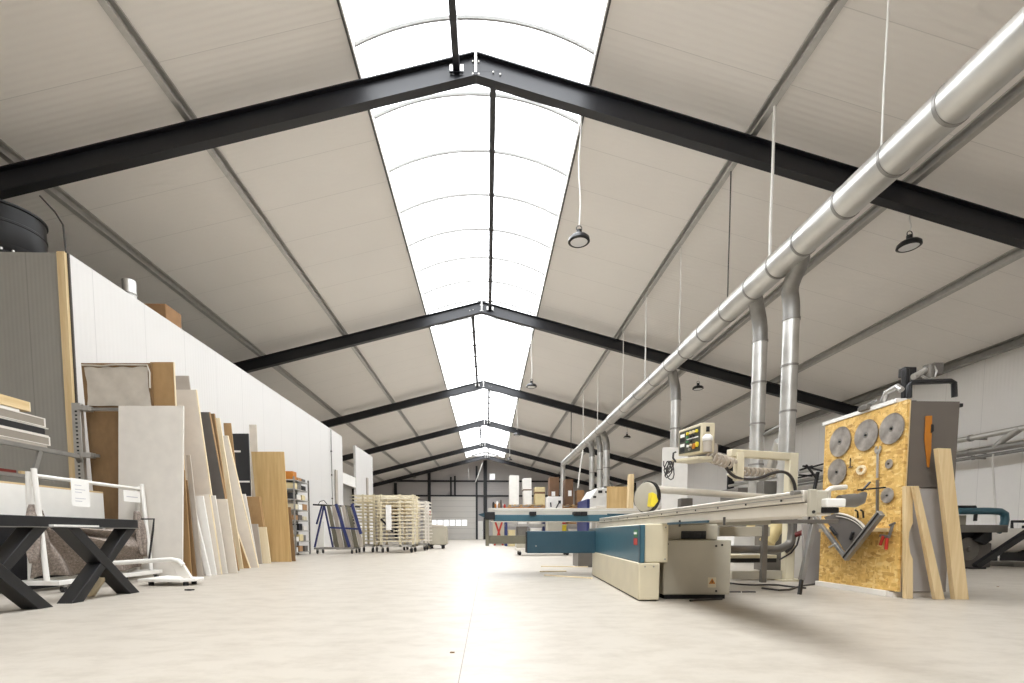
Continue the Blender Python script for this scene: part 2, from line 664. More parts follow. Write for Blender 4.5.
d2 = struct(MB().bx(a.x, b.x, YB - .09, YB - .01, 0, b.z), 'door_2', 'white')
struct(MB().bx(b.x - .1, b.x - .04, YB - .13, YB - .09, 1.0, 1.06), 'door_handle', 'galv', d2)
a, b = at(489.8, 479.6, Y=YB), at(494.8, 474, Y=YB)
w2 = struct(MB().bx(a.x, b.x, YB - .06, YB, a.z, b.z), 'window_2', 'doorglass')
m = MB()
for (x0, x1, z0, z1) in ((a.x - .05, b.x + .05, b.z, b.z + .05), (a.x - .05, b.x + .05, a.z - .05, a.z), (a.x - .05, a.x, a.z, b.z), (b.x, b.x + .05, a.z, b.z)):
    m.bx(x0, x1, YB - .07, YB, z0, z1)
struct(m, 'window_frame', 'white', w2)

# the enclosed booth along the left side
BX, BY0, BY1, BZ = -6.0, 7.42, 20.56, 4.66
struct(MB().bx(BX - .1, BX, BY0 + .1, BY1, 0, BZ), 'wall_booth_side', 'booth')
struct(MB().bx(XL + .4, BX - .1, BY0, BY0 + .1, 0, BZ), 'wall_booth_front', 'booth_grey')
struct(MB().bx(BX - .1, BX, BY0, BY0 + .025, 0, BZ), 'trim_5', 'gasket')
struct(MB().bx(BX - .1, BX, BY0 + .025, BY0 + .1, 0, BZ), 'trim_8', 'booth')
struct(MB().bx(BX - .13, BX - .022, BY0 - .045, BY0 - .001, 0, BZ), 'trim_6', 'pine')
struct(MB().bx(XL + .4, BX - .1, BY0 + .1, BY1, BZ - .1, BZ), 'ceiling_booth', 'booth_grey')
struct(MB().bx(XL + .4, BX - .1, BY1 - .1, BY1, 0, BZ), 'wall_booth_back', 'booth')
struct(MB().bx(BX - .1, BX, 22.6, 25.9, 0, BZ), 'wall_booth_end', 'booth')
struct(MB().bx(BX - .12, BX - .02, BY1, 22.6, 2.75, 3.2), 'trim_7', 'white')
struct(MB().bx(BX, BX + .012, 7.6, 20.5, 0, .09), 'baseboard_booth', 'offwhite')

# small conduit climbing the booth
p = at(331, 433, X=BX + .03)
t = thing('conduit', 'thin grey conduit climbing the white booth wall beside its far corner', 'conduit', (BX + .03, p.y, 0))
obj(MB().cyl((BX + .03, p.y, .1), (BX + .03, p.y, BZ - .05), .016, 8), 'pipe', 'galv', t)
for z in (1.0, 2.0, 2.9, 3.8):
    obj(MB().bx(BX, BX + .05, p.y - .03, p.y + .03, z - .02, z + .02), 'clip', 'gasket', t)
for px, lab in ((336.3, 'tall thin grey floor bracket post against the far end of the booth'), (367.5, 'thin grey post against the separate white end panel of the booth')):
    p = at(px, 470 if px < 340 else 478, X=BX + .05)
    solo(MB().bx(BX + .02, BX + .07, p.y - .12, p.y + .12, 0, p.z), 'wall_post', 'greybeige', lab, 'post', 'posts on the booth wall', .004)

# fan and stub pipe on the booth roof
c = V((at(7, 230, Y=8.5).x, 8.5, BZ))
t = thing('roof_fan', 'large black drum of an extractor fan on top of the booth', 'fan', c)
R0, H0 = .48, at(7, 216, Y=8.5).z - BZ
obj(MB().lathe([(R0 - .01, H0 - .62), (R0, H0 - .6), (R0, H0 - .3), (R0 + .01, H0 - .29), (R0 + .01, H0 - .26), (R0, H0 - .25), (R0, H0 - .04), (R0 + .025, H0 - .03), (R0 + .025, H0), (R0 - .04, H0), (R0 - .05, H0 - .6)], c, n=56), 'drum', 'blackm', t)
obj(MB().lathe([(R0 - .06, 0), (R0 - .06, H0 - .85), (R0 + .08, H0 - .84), (R0 + .08, H0 - .78), (R0 + .03, H0 - .74), (R0 + .005, H0 - .62)], c, n=56), 'skirt', 'blackm', t)
for i in range(16):
    a = -PI * .95 + i * PI * .08
    q = c + V((math.cos(a) * (R0 + .05), math.sin(a) * (R0 + .05), H0 - .78))
    obj(MB().cyl(q, q + V((0, 0, .05)), .018, 6), 'bolt', 'galv_lt', t)
pts = []
for i, (px, py) in enumerate(((40, 196), (55, 212), (63, 225), (66, 252))):
    pts.append(at(px, py, Y=8.4 - .45 * i))
solo(MB().tube(pts, .012, 6), 'power_cable', 'cable', 'thin dark cable drooping from the purlin down onto the booth corner', 'cable')
p = at(129, 281, Y=9.0)
t = thing('vent_pipe', 'short silver vent pipe poking above the booth roof edge', 'pipe', (p.x, 9.0, BZ))
obj(MB().lathe([(.105, 0), (.105, p.z - BZ), (.09, p.z - BZ), (.09, .1)], (p.x, 9.0, BZ), n=20), 'pipe', 'duct', t)
obj(MB().lathe([(.115, p.z - BZ - .25), (.115, p.z - BZ - .22)], (p.x, 9.0, BZ), n=20), 'collar', 'galv', t)
p = at(161, 308, Y=10.4)
solo(MB().bx(p.x - .22, p.x + .22, 10.2, 10.7, BZ, p.z), 'carton', 'carton', 'brown carton lying on the booth roof behind its edge', 'box', None, .01)

# ------------------------------------------------------------------ lights of the hall (unlit high bays)
def lamp(px, py, k, label):
    yl = frame_y(k) + .35
    c = at(px, py, Y=yl)
    t = thing('high_bay_lamp', label, 'lamp', c, 'round high bay lamps')
    R = .19
    obj(MB().lathe([(.0, .1), (.06, .1), (.075, .06), (R * .8, .055), (R, .02), (R + .008, -.03), (R - .03, -.05), (R - .035, -.035), (0, -.035)], c, n=32), 'housing', 'blackm', t)
    obj(MB().lathe([(0, -.04), (R - .05, -.04), (R - .035, -.036)], c, n=32), 'lens', 'lens', t)
    obj(MB().cyl(c + V((0, 0, .08)), c + V((0, 0, .17)), .05, 12), 'driver', 'blackm', t)
    obj(MB().tube([c + V((math.cos(a) * .05, 0, .2 + math.sin(a) * .05)) for a in [i * 2 * PI / 12 for i in range(12)]], .008, 6, closed=True), 'hook', 'blackm', t)
    top = roof(c.x) - (.0 if abs(c.x) < 3 else .2)
    L = top - c.z
    pts = [c + V((.02 * math.sin(i * 1.3) * (1 if 0 < i < 8 else 0), .0, .25 + (L - .25) * i / 8)) for i in range(9)]
    obj(MB().tube(pts, .013, 6), 'cord', 'cable_w', t)
    return t


lamp(579, 240, 1, 'high bay lamp on a long cord right of the near skylight, beyond the first rafter')
lamp(909, 245, 1, 'high bay lamp on a short cord at the right, beyond the big duct')
lamp(531.5, 386, 2, 'high bay lamp on a long cord beside the skylight at the second rafter')
lamp(698, 388, 2, 'high bay lamp between the two upright ducts and the second rafter')
lamp(517, 434.5, 3, 'high bay lamp right of the skylight at the third rafter')
lamp(627, 437, 3, 'high bay lamp under the roof above the far white machine with three ducts')
lamp(509.5, 459.5, 4, 'smallest high bay lamp, by the far end of the skylight over the cartons')

# ------------------------------------------------------------------ main extraction duct
DX, DZ = 4.72, 4.98
def duct_line(y):
    return V((DX - .02 + .0 * y, y, DZ))


YEND = at(563.5, 463, X=DX).y
DUCT = t = thing('extraction_duct', 'long silver extraction duct with upright branches, running under the right roof slope', 'duct', (DX, 2.0, DZ))
segs = [-4.0, 1.0, 2.6, 4.2, 5.05, 5.75, 6.5, 7.35, 8.0, 8.7, 9.6, 10.6, 11.6, 12.6, 13.8, 15.2, 16.8, 18.6, 20.6, 22.8, 25.2, YEND]
for i in range(len(segs) - 1):
    ya, yb = segs[i], segs[i + 1]
    ra = .205 if ya < 11 else (.185 if ya < 18 else .165)
    obj(MB().cyl((DX, ya, DZ), (DX, yb - .004, DZ), ra, 32), 'duct_section', 'duct', t)
    obj(MB().lathe([(ra, -.02), (ra + .008, -.018), (ra + .008, .018), (ra, .02)], (DX, yb, DZ), (0, 1, 0), 32), 'joint_band', 'galv', t)
obj(MB().tube([(DX, YEND, DZ), (DX, YEND + .12, DZ - .02), (DX, YEND + .2, DZ - .16), (DX, YEND + .2, DZ - .4), (DX, YEND + .2, .9)], .15, 20), 'drop_pipe', 'duct', t)


def riser(px, r, dx, zb, start=None):
    """branch leaving the main duct, bending down and dropping to a machine"""
    x = DX + dx
    y = at(px, 420, X=x).y
    ys = y - .25 if start is None else start
    pts = [V((DX + .02, ys, DZ - .05)), V((DX + .45 * dx, ys + .12, DZ - .12)), V((x - .08, y - .03, DZ - .3)), V((x - .01, y, DZ - .52)), V((x, y, DZ - .8))]
    for _ in range(2):
        q = [pts[0]]
        for i in range(len(pts) - 1):
            q += [pts[i] * .75 + pts[i + 1] * .25, pts[i] * .25 + pts[i + 1] * .75]
        pts = q + [pts[-1]]
    run = obj(MB().cyl((x, y, DZ - .8), (x, y, zb), r * .985, 28), 'duct_riser', 'duct', DUCT)
    obj(MB().tube(pts, r, 28), 'elbow', 'galv', run)
    z = DZ - .8
    while z > zb + .3:
        obj(MB().lathe([(r * .98, -.018), (r + .009, -.015), (r + .009, .015), (r * .98, .018)], (x, y, z), n=28), 'joint_band', 'galv', run)
        z -= .75
    return run, V((x, y, zb))


rA = riser(787.5, .125, .33, 1.15, 7.5)
rB = riser(757.5, .125, .33, 1.25)
rC = riser(675.5, .125, .3, 1.42)
rD = riser(607, .14, .35, 2.66)
rE = riser(600.5, .12, .2, 2.66)
rF = riser(592.5, .12, .1, 2.66)
# tie pipe and slanting branch between the two near risers
a, b = rB[1], rA[1]
za = at(770, 436, Y=a.y).z
t = obj(MB().cyl((a.x + .1, a.y, za), (b.x - .02, b.y + .1, za + .02), .035, 12), 'tie_pipe', 'galv', DUCT)
obj(MB().tube([(b.x - .05, b.y + .1, za - .25), (a.x + .1, a.y - .25, za - .72), (a.x - .1, a.y - .22, za - .86)], .085, 16), 'slanting_branch', 'duct', DUCT)

# hanging rods and wires of the duct
ROD = [(880.5, .012, 'cable_w', 'nearest thin white wire holding the duct, right of the near rafter'),
       (769.3, .026, 'cable_w', 'thick white cord hanging to the duct just past the near rafter'),
       (727.3, .013, 'cable', 'thin dark wire holding the duct left of the thick white cord'),
       (679, .011, 'cable_w', 'thin pale wire holding the duct above the single upright duct'),
       (645, .02, 'cable_w', 'pale rod holding the duct between the second and third rafter'),
       (622.5, .012, 'cable_w', 'thin wire holding the duct at the second rafter'),
       (597.5, .014, 'cable_w', 'thin wire holding the duct before the three far upright ducts'),
       (583, .02, 'cable_w', 'pale rod holding the duct near its far end'),
       (571, .02, 'cable', 'last dark wire holding the duct, close to its end drop')]
for px, r, mt, lab in ROD:
    y = at(px, HY - (px - 487) * .93, X=DX).y
    xt = XR + 4.91 - .02
    t = thing('hanging_rod', lab, 'wire', (DX, y, DZ + .2), 'wires that carry the duct')
    zt = roof(xt) - .17
    obj(MB().tube([(DX - .0, y, DZ + .19), (DX - .004, y + .004, DZ + .9), (xt + .004, y - .004, DZ + 1.6), (xt, y, zt)], r, 6), 'wire', mt, t)
    obj(MB().bx(DX - .03, DX + .03, y - .02, y + .02, DZ + .19, DZ + .24), 'clamp', 'galv', t)
# loose slanting wire at the far end
solo(MB().tube([at(578, 488, Y=20.5), at(580, 470, Y=20.5), at(583, 450, Y=20.5)], .03, 6), 'hanging_cable', 'cable_w', 'slanting pale cable hanging left of the three far upright ducts', 'cable')
solo(MB().tube([at(475.5, 482, Y=44), at(479, 473, Y=44), at(482.5, 463, Y=44)], .05, 6), 'roof_brace', 'galv_lt', 'bright slanting tube under the ridge near the far gable', 'tube')
solo(MB().tube([at(468.5, 480, Y=44), at(468.5, 467, Y=44)], .04, 6), 'hanging_tube', 'galv', 'short upright tube left of the slanting one under the ridge', 'tube')

# pipes along the right wall
def wallpipe(name, pya, pyb, r, x, parent, mat='duct'):
    a, b = at(1024, pya, X=x), at(958, pyb, X=x)
    z = (a.z + b.z) / 2
    t = obj(MB().cyl((x, 5.0, z), (x, 26.0, z), r, 16), name, mat, parent)
    for y in (8.5, 11.2, 12.9, 15.0, 18.0):
        obj(MB().lathe([(r * .98, -.03), (r + .015, -.03), (r + .015, .03), (r * .98, .03)], (x, y, z), (0, 1, 0), 16), 'joint_band', 'galv', t)
        obj(MB().bx(x, XRT - .002, y + .1, y + .14, z - .02, z + .02), 'bracket', 'galv', t)
    return z


t = thing('wall_pipework', 'pair of silver pipes with a slanting branch running along the right wall', 'pipes', (13.1, 12.0, 2.5))
za = wallpipe('upper_pipe', 428, 440.5, .075, 13.1, t)
zb = wallpipe('lower_pipe', 444, 454, .085, 13.1, t, 'galv')
p = at(1003, 444, X=13.05)
obj(MB().tube([(13.1, p.y + .25, zb), (13.08, p.y, (za + zb) / 2), (13.1, p.y - .35, za)], .08, 14), 'branch_pipe', 'galv_lt', t)
t = thing('cable_conduit', 'thin grey conduit lowest on the right wall, below the pair of silver pipes', 'conduit', (13.2, 12.0, 2.2))
wallpipe('conduit_tube', 450.5, 459.5, .045, 13.2, t, 'galv')
p = at(993, 456, X=12.98)
solo(MB().tube([p + V((0, 0, .05)), p + V((0, .0, -.2)), at(995, 500, X=12.9), at(997, 535, X=12.6)], .022, 6), 'hanging_cable', 'cable_w', 'pale cable hanging from the right wall pipes behind the blue-armed machine', 'cable')


# ================================================================== LEFT: BOARDS, RACKS, TROLLEYS
def board(name, label, pix, y, th, mt, cat='board', group='boards leaning along the white booth', ground=True, edge=None, yb=None):
    """a board traced at its own distance: corners from top left clockwise, thickness going back"""
    pts = [at(px, py, Y=y) for px, py in pix]
    if ground:
        for i in (2, 3):
            pts[i].z = 0.0
    pts = [V((p.x, y, p.z)) for p in pts]
    for p in pts:
        p.x = max(p.x, BX + .02)
    if edge is None:
        return solo(MB().prism(pts, (0, th, 0)), name, mt, label, cat, group, .003)
    base = (pts[2] + pts[3]) / 2
    t = thing(name, label, cat, base, group)
    obj(MB().prism(pts, (0, th, 0)), 'panel', mt, t, .002)
    # a facing strip along the right edge
    a, b = pts[1], pts[2]
    obj(MB().prism([a + V((.001, 0, 0)), a + V((.012, 0, 0)), b + V((.012, 0, 0)), b + V((.001, 0, 0))], (0, th, 0)), 'edging', edge, t)
    return t


board('sheet', 'tall plain offwhite sheet standing in front of the film-wrapped panel', [(118.3, 405.8), (183.2, 405.8), (182, 580), (118.3, 580)], 7.04, .03, 'offwhite')
# film-wrapped panel
y = 7.26
t = thing('wrapped_panel', 'panel wrapped in milky film with brown edges, highest at the left of the booth wall', 'board', (at(115, 450, Y=y).x, y, 0), 'boards leaning along the white booth')
pts = [at(81, 363, Y=y), at(150.5, 363, Y=y), at(156, 500, Y=y), at(97, 500, Y=y)]
pts = [V((max(p.x, BX + .03), y, p.z)) for p in pts]
for i in (2, 3):
    pts[i].z = 0
obj(MB().prism(pts, (0, .035, 0)), 'panel', 'brown2', t)
q = [at(84.5, 367.5, Y=y - .012), at(148, 367, Y=y - .012), at(151.5, 406, Y=y - .012), at(89, 406, Y=y - .012)]


def crumple(u, v):
    a = q[0].lerp(q[1], u).lerp(q[3].lerp(q[2], u), v)
    return a + V((.012 * math.sin(u * 9 + v * 4), -.008 - .008 * math.sin(u * 17 + 5 * v) * math.sin(v * 11 + 3 * u), .01 * math.sin(u * 23) * (1 - v)))


obj(MB().grid(crumple, 24, 14), 'film', 'film', t)
obj(MB().tube([q[0] + V((-.03, -.01, .03)), q[0].lerp(q[1], .3) + V((0, -.015, .015)), q[0].lerp(q[1], .5) + V((0, -.02, .03)), q[1] + V((0, -.015, .02)), q[1] + V((.03, -.015, -.08)), q[2] + V((0, -.015, .25))], .012, 6), 'tape', 'film', t)
board('hardboard_sheet', 'brown hardboard sheet beside the film-wrapped panel', [(150, 362), (173, 362), (180, 500), (150, 500)], 7.31, .02, 'brown', edge='pine_pale')
board('hardboard_sheet', 'brown hardboard showing below the film-wrapped panel behind the rack arm', [(88, 409), (119, 409), (122, 560), (100, 560)], 7.22, .012, 'brown2')
board('hardboard_strip', 'brown upright strip just right of the tall offwhite sheet', [(181, 470), (184.5, 470), (191.5, 576), (183, 576)], 7.3, .02, 'brown')
board('dark_strip', 'dark brown upright strip behind the bright white narrow board', [(183.5, 480), (187, 480), (196.5, 576), (190, 576)], 7.36, .02, 'brown2')
board('grey_strip', 'greyish strip between the dark strip and the bright white narrow board', [(186, 455), (190, 455), (203, 576), (196, 576)], 7.42, .02, 'greybeige')
board('narrow_board', 'bright white narrow board leaning in front of the pale short boards', [(187.2, 495), (191.2, 495), (210.6, 576.5), (206, 576.5)], 7.5, .035, 'white')
board('short_board', 'pale short board right behind the bright white narrow board', [(191, 496), (203, 496), (216.5, 574.5), (203, 574.5)], 7.62, .025, 'white')
board('short_board', 'second pale short board, its thin right edge showing', [(198, 494.5), (209, 494.5), (221, 574), (208, 574)], 7.74, .025, 'beige2', edge='pine_pale')
board('short_board', 'third pale short board, reaching highest of the short row', [(205, 495.5), (215, 495.5), (227.5, 573), (215, 573)], 7.86, .025, 'offwhite')
board('short_board', 'rightmost pale short board of the low row before the dark grey board', [(214, 499), (226.5, 499), (237.3, 572.5), (223, 572.5)], 7.96, .03, 'beige')
board('tall_board', 'wide tall beige board leaning between the tall offwhite sheet and the dark grey board', [(172, 389.6), (195.4, 389.6), (222, 571), (190, 571)], 8.05, .03, 'beige2', edge='pine_pale')
board('tall_board', 'grey beige board peeping over the wide tall beige board', [(172, 375.6), (188.6, 375.6), (214, 570), (185, 570)], 8.3, .02, 'greybeige')
board('pine_strip', 'thin yellow pine strip left of the wide tall beige board', [(181.5, 440), (183, 440), (188, 575), (186, 575)], 7.34, .02, 'pine')
board('dark_board', 'dark grey tall board leaning behind the pale short boards', [(197, 412), (208.8, 412), (238, 568), (222, 568)], 8.5, .03, 'dkgrey', edge='brown')
board('hardboard_plank', 'brown plank edge right beside the dark grey tall board', [(207.5, 413.5), (213.5, 413.5), (236, 567.5), (226, 567.5)], 8.75, .03, 'brown2', edge='brown')
board('hardboard_plank', 'brown board end widening to the floor left of the pale tall plank', [(227.5, 512), (229.8, 512), (249.5, 567.5), (234, 567.5)], 9.1, .03, 'brown', edge='pine_pale')
board('narrow_board', 'narrow pale yellow lath behind the brown plank edge', [(213, 418), (219.5, 418), (243, 566), (236, 566)], 8.95, .025, 'pine_pale')
board('tall_board', 'pale tall plank standing right of the brown plank edge', [(216, 435.5), (227, 435.5), (257.8, 566.7), (246, 566.7)], 9.3, .03, 'beige2', edge='pine_pale')
board('lath', 'slender offwhite lath right of the pale tall plank', [(238, 494), (245.5, 494), (258.5, 565.5), (250, 565.5)], 9.6, .02, 'offwhite')
board('hardboard_strip', 'small brown board end showing above the black panel', [(223.3, 423), (230.8, 423), (246, 563), (236, 563)], 10.0, .02, 'brown')
# black panel with two white slots, standing on a brown board
y = 10.8
board('hardboard_sheet', 'brown half-height board under the black panel', [(246, 496.5), (259, 496.5), (268, 562), (248, 562)], 10.75, .1, 'brown')
pts = [at(227.8, 433.5, Y=y), at(248.2, 433.5, Y=y), at(250.6, 496, Y=y), at(234, 496, Y=y)]
t = thing('black_board', 'glossy black panel with two white slots in the board row', 'board', (pts[2] + pts[3]) / 2, 'boards leaning along the white booth')
z0 = min(p.z for p in pts)
obj(MB().prism(pts, (0, .04, 0)), 'panel', 'black', t, .003)
for (xa, xb, ya_, yb_) in ((231, 240.5, 450.5, 452.2), (238, 249.6, 480.8, 482.4)):
    a, b = at(xa, yb_, Y=y - .004), at(xb, ya_, Y=y - .004)
    obj(MB().bx(a.x, b.x, y - .008, y - .001, a.z, b.z), 'slot', 'white', t)
board('short_board', 'short greyish plank end beside the small bright pine board', [(249.7, 524), (257.6, 524), (262, 563.5), (256.5, 563.5)], 10.4, .03, 'greybeige')
board('short_board', 'small bright pine board leaning against the oak sheet', [(256.8, 527), (266, 527), (270.7, 562.7), (262, 562.7)], 10.6, .03, 'pine_pale')
board('oak_sheet', 'broad upright oak sheet standing at the end of the board row', [(251, 451.6), (283.7, 451.6), (291.3, 561), (262, 561)], 11.2, .03, 'oak')
board('lath', 'pale lath standing up behind the oak sheet against the booth', [(249, 424.5), (256.5, 424.5), (262, 560), (254, 560)], 11.6, .02, 'beige')
board('dark_strip', 'dark brown edge just right of the oak sheet', [(287.5, 507), (290.5, 507), (295.5, 561), (289, 561)], 11.4, .03, 'brown2')

# cantilever rack beside the booth corner
RKX, RKY = -5.72, at(80, 440, X=-5.72).y
t = thing('cantilever_rack', 'perforated steel rack post with arms at the booth corner, carrying grey boards', 'rack', (RKX, RKY, 0))
zt = at(80, 404, X=RKX).z
obj(MB().bx(RKX - .07, RKX + .05, RKY - .03, RKY + .03, 0, zt), 'post', 'galv_lt', t, .004)
for i in range(34):
    z = 1.2 + i * .054
    if z < zt - .1:
        obj(MB().bx(RKX - .025, RKX + .005, RKY - .0315, RKY - .03, z, z + .022), 'slot_hole', 'blackm', t)
for py, L in ((410.5, .95), (456, .06)):
    z = at(84, py, X=RKX).z
    a = obj(MB().bx(RKX + .05, RKX + .17, RKY - .05, RKY + .05, z - .035, z + .035), 'arm_bracket', 'galv_lt', t, .004)
    obj(MB().bx(RKX + .17, RKX + .17 + L, RKY + .01, RKY + .045, z - .02, z + .02), 'arm', 'galv', a)
RLX = -5.42
r0, r1 = at(0, 440.5, X=RLX), at(78, 457, X=RLX)
RZ_ = (r0.z + r1.z) / 2
obj(MB().bar((RLX, r1.y, RZ_), (RLX, r0.y - .6, RZ_), .05, .05), 'carrying_rail', 'galv', t)
l0 = at(0, 473, X=RLX)
obj(MB().bar((RLX, r1.y - .4, l0.z), (RLX, r0.y - .6, l0.z), .04, .04), 'lower_rail', 'galv', t)
b0, b1 = at(40, 449, X=RLX), at(31, 470, X=RLX)
obj(MB().bar((RLX, b0.y, RZ_ - .02), (RLX, b0.y - .12, l0.z), .05, .03, (1, 0, 0)), 'brace', 'galv', t)
obj(MB().bx(RLX - .05, RLX + .05, r0.y - .66, r0.y - .6, 0, RZ_ - .03), 'post', 'galv_lt', t, .004)
obj(MB().bar((RLX, r1.y - .01, RZ_), (RKX, RKY - .032, RZ_), .05, .05), 'rail_link', 'galv', t)
q = at(52, 479, X=RLX)
solo(MB().bar((RLX - .08, at(35, 478, X=RLX).y, l0.z + .045), (RLX - .12, at(68, 481, X=RLX).y - .45, l0.z + .045), .14, .05), 'lath', 'pine_y', 'short pine lath on the lower rack rail', 'lath')
solo(MB().bar((RLX, r0.y - .2, l0.z + .037), (RLX, r0.y + .14, l0.z + .037), .05, .03), 'red_rod', 'red_dk', 'red rod lying on the lower rack rail by the frame edge', 'rod')
# boards lying on the rack rail
YE = at(47, 440, X=-5.4).y
zz = RZ_ + .027
ST = [('rack_board', .03, 'greybeige', 'lowest thin board lying on the rack rail'),
      ('rack_board', .11, 'rackboard', 'thick grey board second from below on the rack rail'),
      ('rack_board', .015, 'offwhite', 'pale thin board under the black layer on the rack'),
      ('rack_board', .075, 'black', 'black layer between the grey boards on the rack'),  # solid black layer set between the grey boards
      ('rack_board', .015, 'offwhite', 'pale thin board above the black layer on the rack'),
      ('rack_board', .11, 'rackboard', 'topmost thick grey board of the rack pile')]
for i, (nm, h, mt, lab) in enumerate(ST):
    ye = YE + (.0, .04, .03, -.02, .03, -.01)[i]
    m = MB().bx(-5.66, -5.4, 4.6, ye, zz, zz + h - .002)
    if h > .1:
        t = thing(nm, lab, 'board', (-5.53, 5.2, zz), 'boards piled on the rack rail')
        obj(m, 'panel', mt, t, .002)
        obj(MB().bx(-5.399, -5.395, ye - .018, ye, zz, zz + h - .002), 'edging', 'offwhite', t)
        obj(MB().bx(-5.399, -5.395, 4.6, ye - .018, zz + h - .016, zz + h - .002), 'edging', 'offwhite', t)
        obj(MB().bx(-5.399, -5.395, 4.6, ye - .018, zz, zz + .01), 'edging', 'offwhite', t)
    else:
        solo(m, nm, mt, lab, 'board', 'boards piled on the rack rail', .002)
    zz += h
p0, p1 = at(6, 411, X=-5.42), at(30, 411, X=-5.42)
solo(MB().bx(-5.62, -5.43, p0.y - .1, p1.y - .12, zz, zz + .035), 'pine_block', 'white', 'flat pale offcut under the pine blocks on the rack pile', 'block', None, .003)
t = thing('pine_block', 'thick pine beam offcut lying on top of the rack pile', 'block', (-5.5, (p0.y + p1.y) / 2, zz + .036), 'pine offcuts on the rack pile')
obj(MB().bx(-5.58, -5.42, p0.y - .25, p1.y, zz + .036, zz + .15), 'beam', 'pine_y', t, .004)
obj(MB().bx(-5.58, -5.42, p1.y + .0005, p1.y + .012, zz + .036, zz + .15), 'end_grain', 'pine_pale', t, .003)
solo(MB().bx(-5.56, -5.44, p0.y - .42, p0.y - .26, zz + .001, zz + .21), 'pine_block', 'pine_y', 'upright pine offcut at the frame edge on the rack pile', 'block', 'pine offcuts on the rack pile', .004)

# white panel leaning behind the trolley
a, b = at(0, 484.5, X=-5.3), at(103, 492, X=-5.3)
zt = (a.z + b.z) / 2
ye = at(104, 515, X=-5.3).y
t = thing('white_board', 'long low white panel with a raw wood top edge behind the trolley', 'board', (-5.31, 5.7, 0))
obj(MB().prism([(-5.33, 4.6, 0), (-5.33, ye + .02, 0), (-5.33, b.y, zt), (-5.33, 4.6, zt)], (.03, 0, 0)), 'panel', 'white', t)
obj(MB().prism([(-5.33, 4.6, zt + .001), (-5.33, b.y, zt + .001), (-5.33, b.y, zt + .022), (-5.33, 4.6, zt + .022)], (.03, 0, 0)), 'top_edge', 'pine_y', t)

solo(MB().bx(-5.24, -5.21, 4.5, 6.75, 0, .84), 'black_shade_sheet', 'black', 'black sheet, lengthened as shade under the trolley, low in front of the long white board', 'board', None, .003)  # dark board lengthened to stand in for the shadow under the trolley

# white trolley with hanging blanket
TXX, TA, TB, TZ = -4.83, 5.34, 6.95, 1.3
t = thing('trolley', 'white steel A-frame trolley carrying a grey blanket behind the black table base', 'trolley', (TXX, 5.9, 0))
obj(MB().cyl((TXX, TA, TZ - .04), (TXX, TB, TZ - .04), .022, 12), 'top_rail', 'white', t)
for y in (TA, TB):
    for s in (-1, 1):
        obj(MB().tube([(TXX + s * .028, y, TZ + (.03 if s > 0 else 0)), (TXX + s * .12, y - (.03 if s > 0 else -.05), .13)], .026, 12), 'post', 'white', t)
    obj(MB().bar((TXX - .24, y, .11), (TXX + .24, y, .11), .05, .05), 'foot_bar', 'white', t, .004)
for s in (-1, 1):
    obj(MB().bar((TXX + s * .21, TA, .11), (TXX + s * .21, TB, .11), .05, .05), 'side_bar', 'white', t, .004)
for y in (TA + .06, TB - .06):
    for s in (-1, 1):
        w = obj(MB().lathe([(0, -.018), (.036, -.018), (.04, -.01), (.04, .01), (.036, .018), (0, .018)], (TXX + s * .21, y, .04), (1, .3, 0), 18), 'caster_wheel', 'rubber', t)
        obj(MB().bx(TXX + s * .21 - .03, TXX + s * .21 + .03, y - .025, y + .025, .06, .086), 'fork', 'galv', w)
BLX = TXX + .03


def blanket(u, v):
    y = TA - .06 + (TB - TA + .1) * u
    sag = math.sin(PI * min(1, max(0, u)))
    top = .84 - .14 * sag ** .6 if u > .08 else .9
    bot = .16 + .02 * math.sin(u * 14)
    z = top + (bot - top) * v
    ang = math.atan2(v + .02, u + .02)
    f = math.sin(ang * 15) * (1 - u) * .12 * (0.25 + u * 2.2) * min(1, u * 8 + .2)
    g = .03 * math.sin(u * 46) * (math.exp(-u * 16) + math.exp(-(1 - u) * 18))
    x = BLX + f + g - .09 * v * v + .04 * sag * math.sin(PI * v)
    return V((x, y + .05 * v * (1 - 2 * u), z))


t = thing('moving_blanket', 'mottled grey brown moving blanket slung along the white trolley', 'blanket', (BLX, (TA + TB) / 2, .15))
obj(MB().grid(blanket, 90, 40), 'sling', 'blanket', t, 0, None, .012)


def gather(y0, lean):
    def fn(u, v):
        a = 2 * PI * u
        r = (.055 + .02 * math.sin(a * 4 + v * 3)) * (.25 + .85 * math.sin(PI * (.06 + .85 * v)))
        return V((BLX - .02 + .05 * v + math.cos(a) * r, y0 + lean * v + math.sin(a) * r * 1.1, .95 - .62 * v))
    return fn


for y0, lean in ((TA - .02, -.08), (TB - .1, .03)):
    obj(MB().grid(gather(y0, lean), 28, 14), 'knotted_end', 'blanket', t, 0, None, .006)
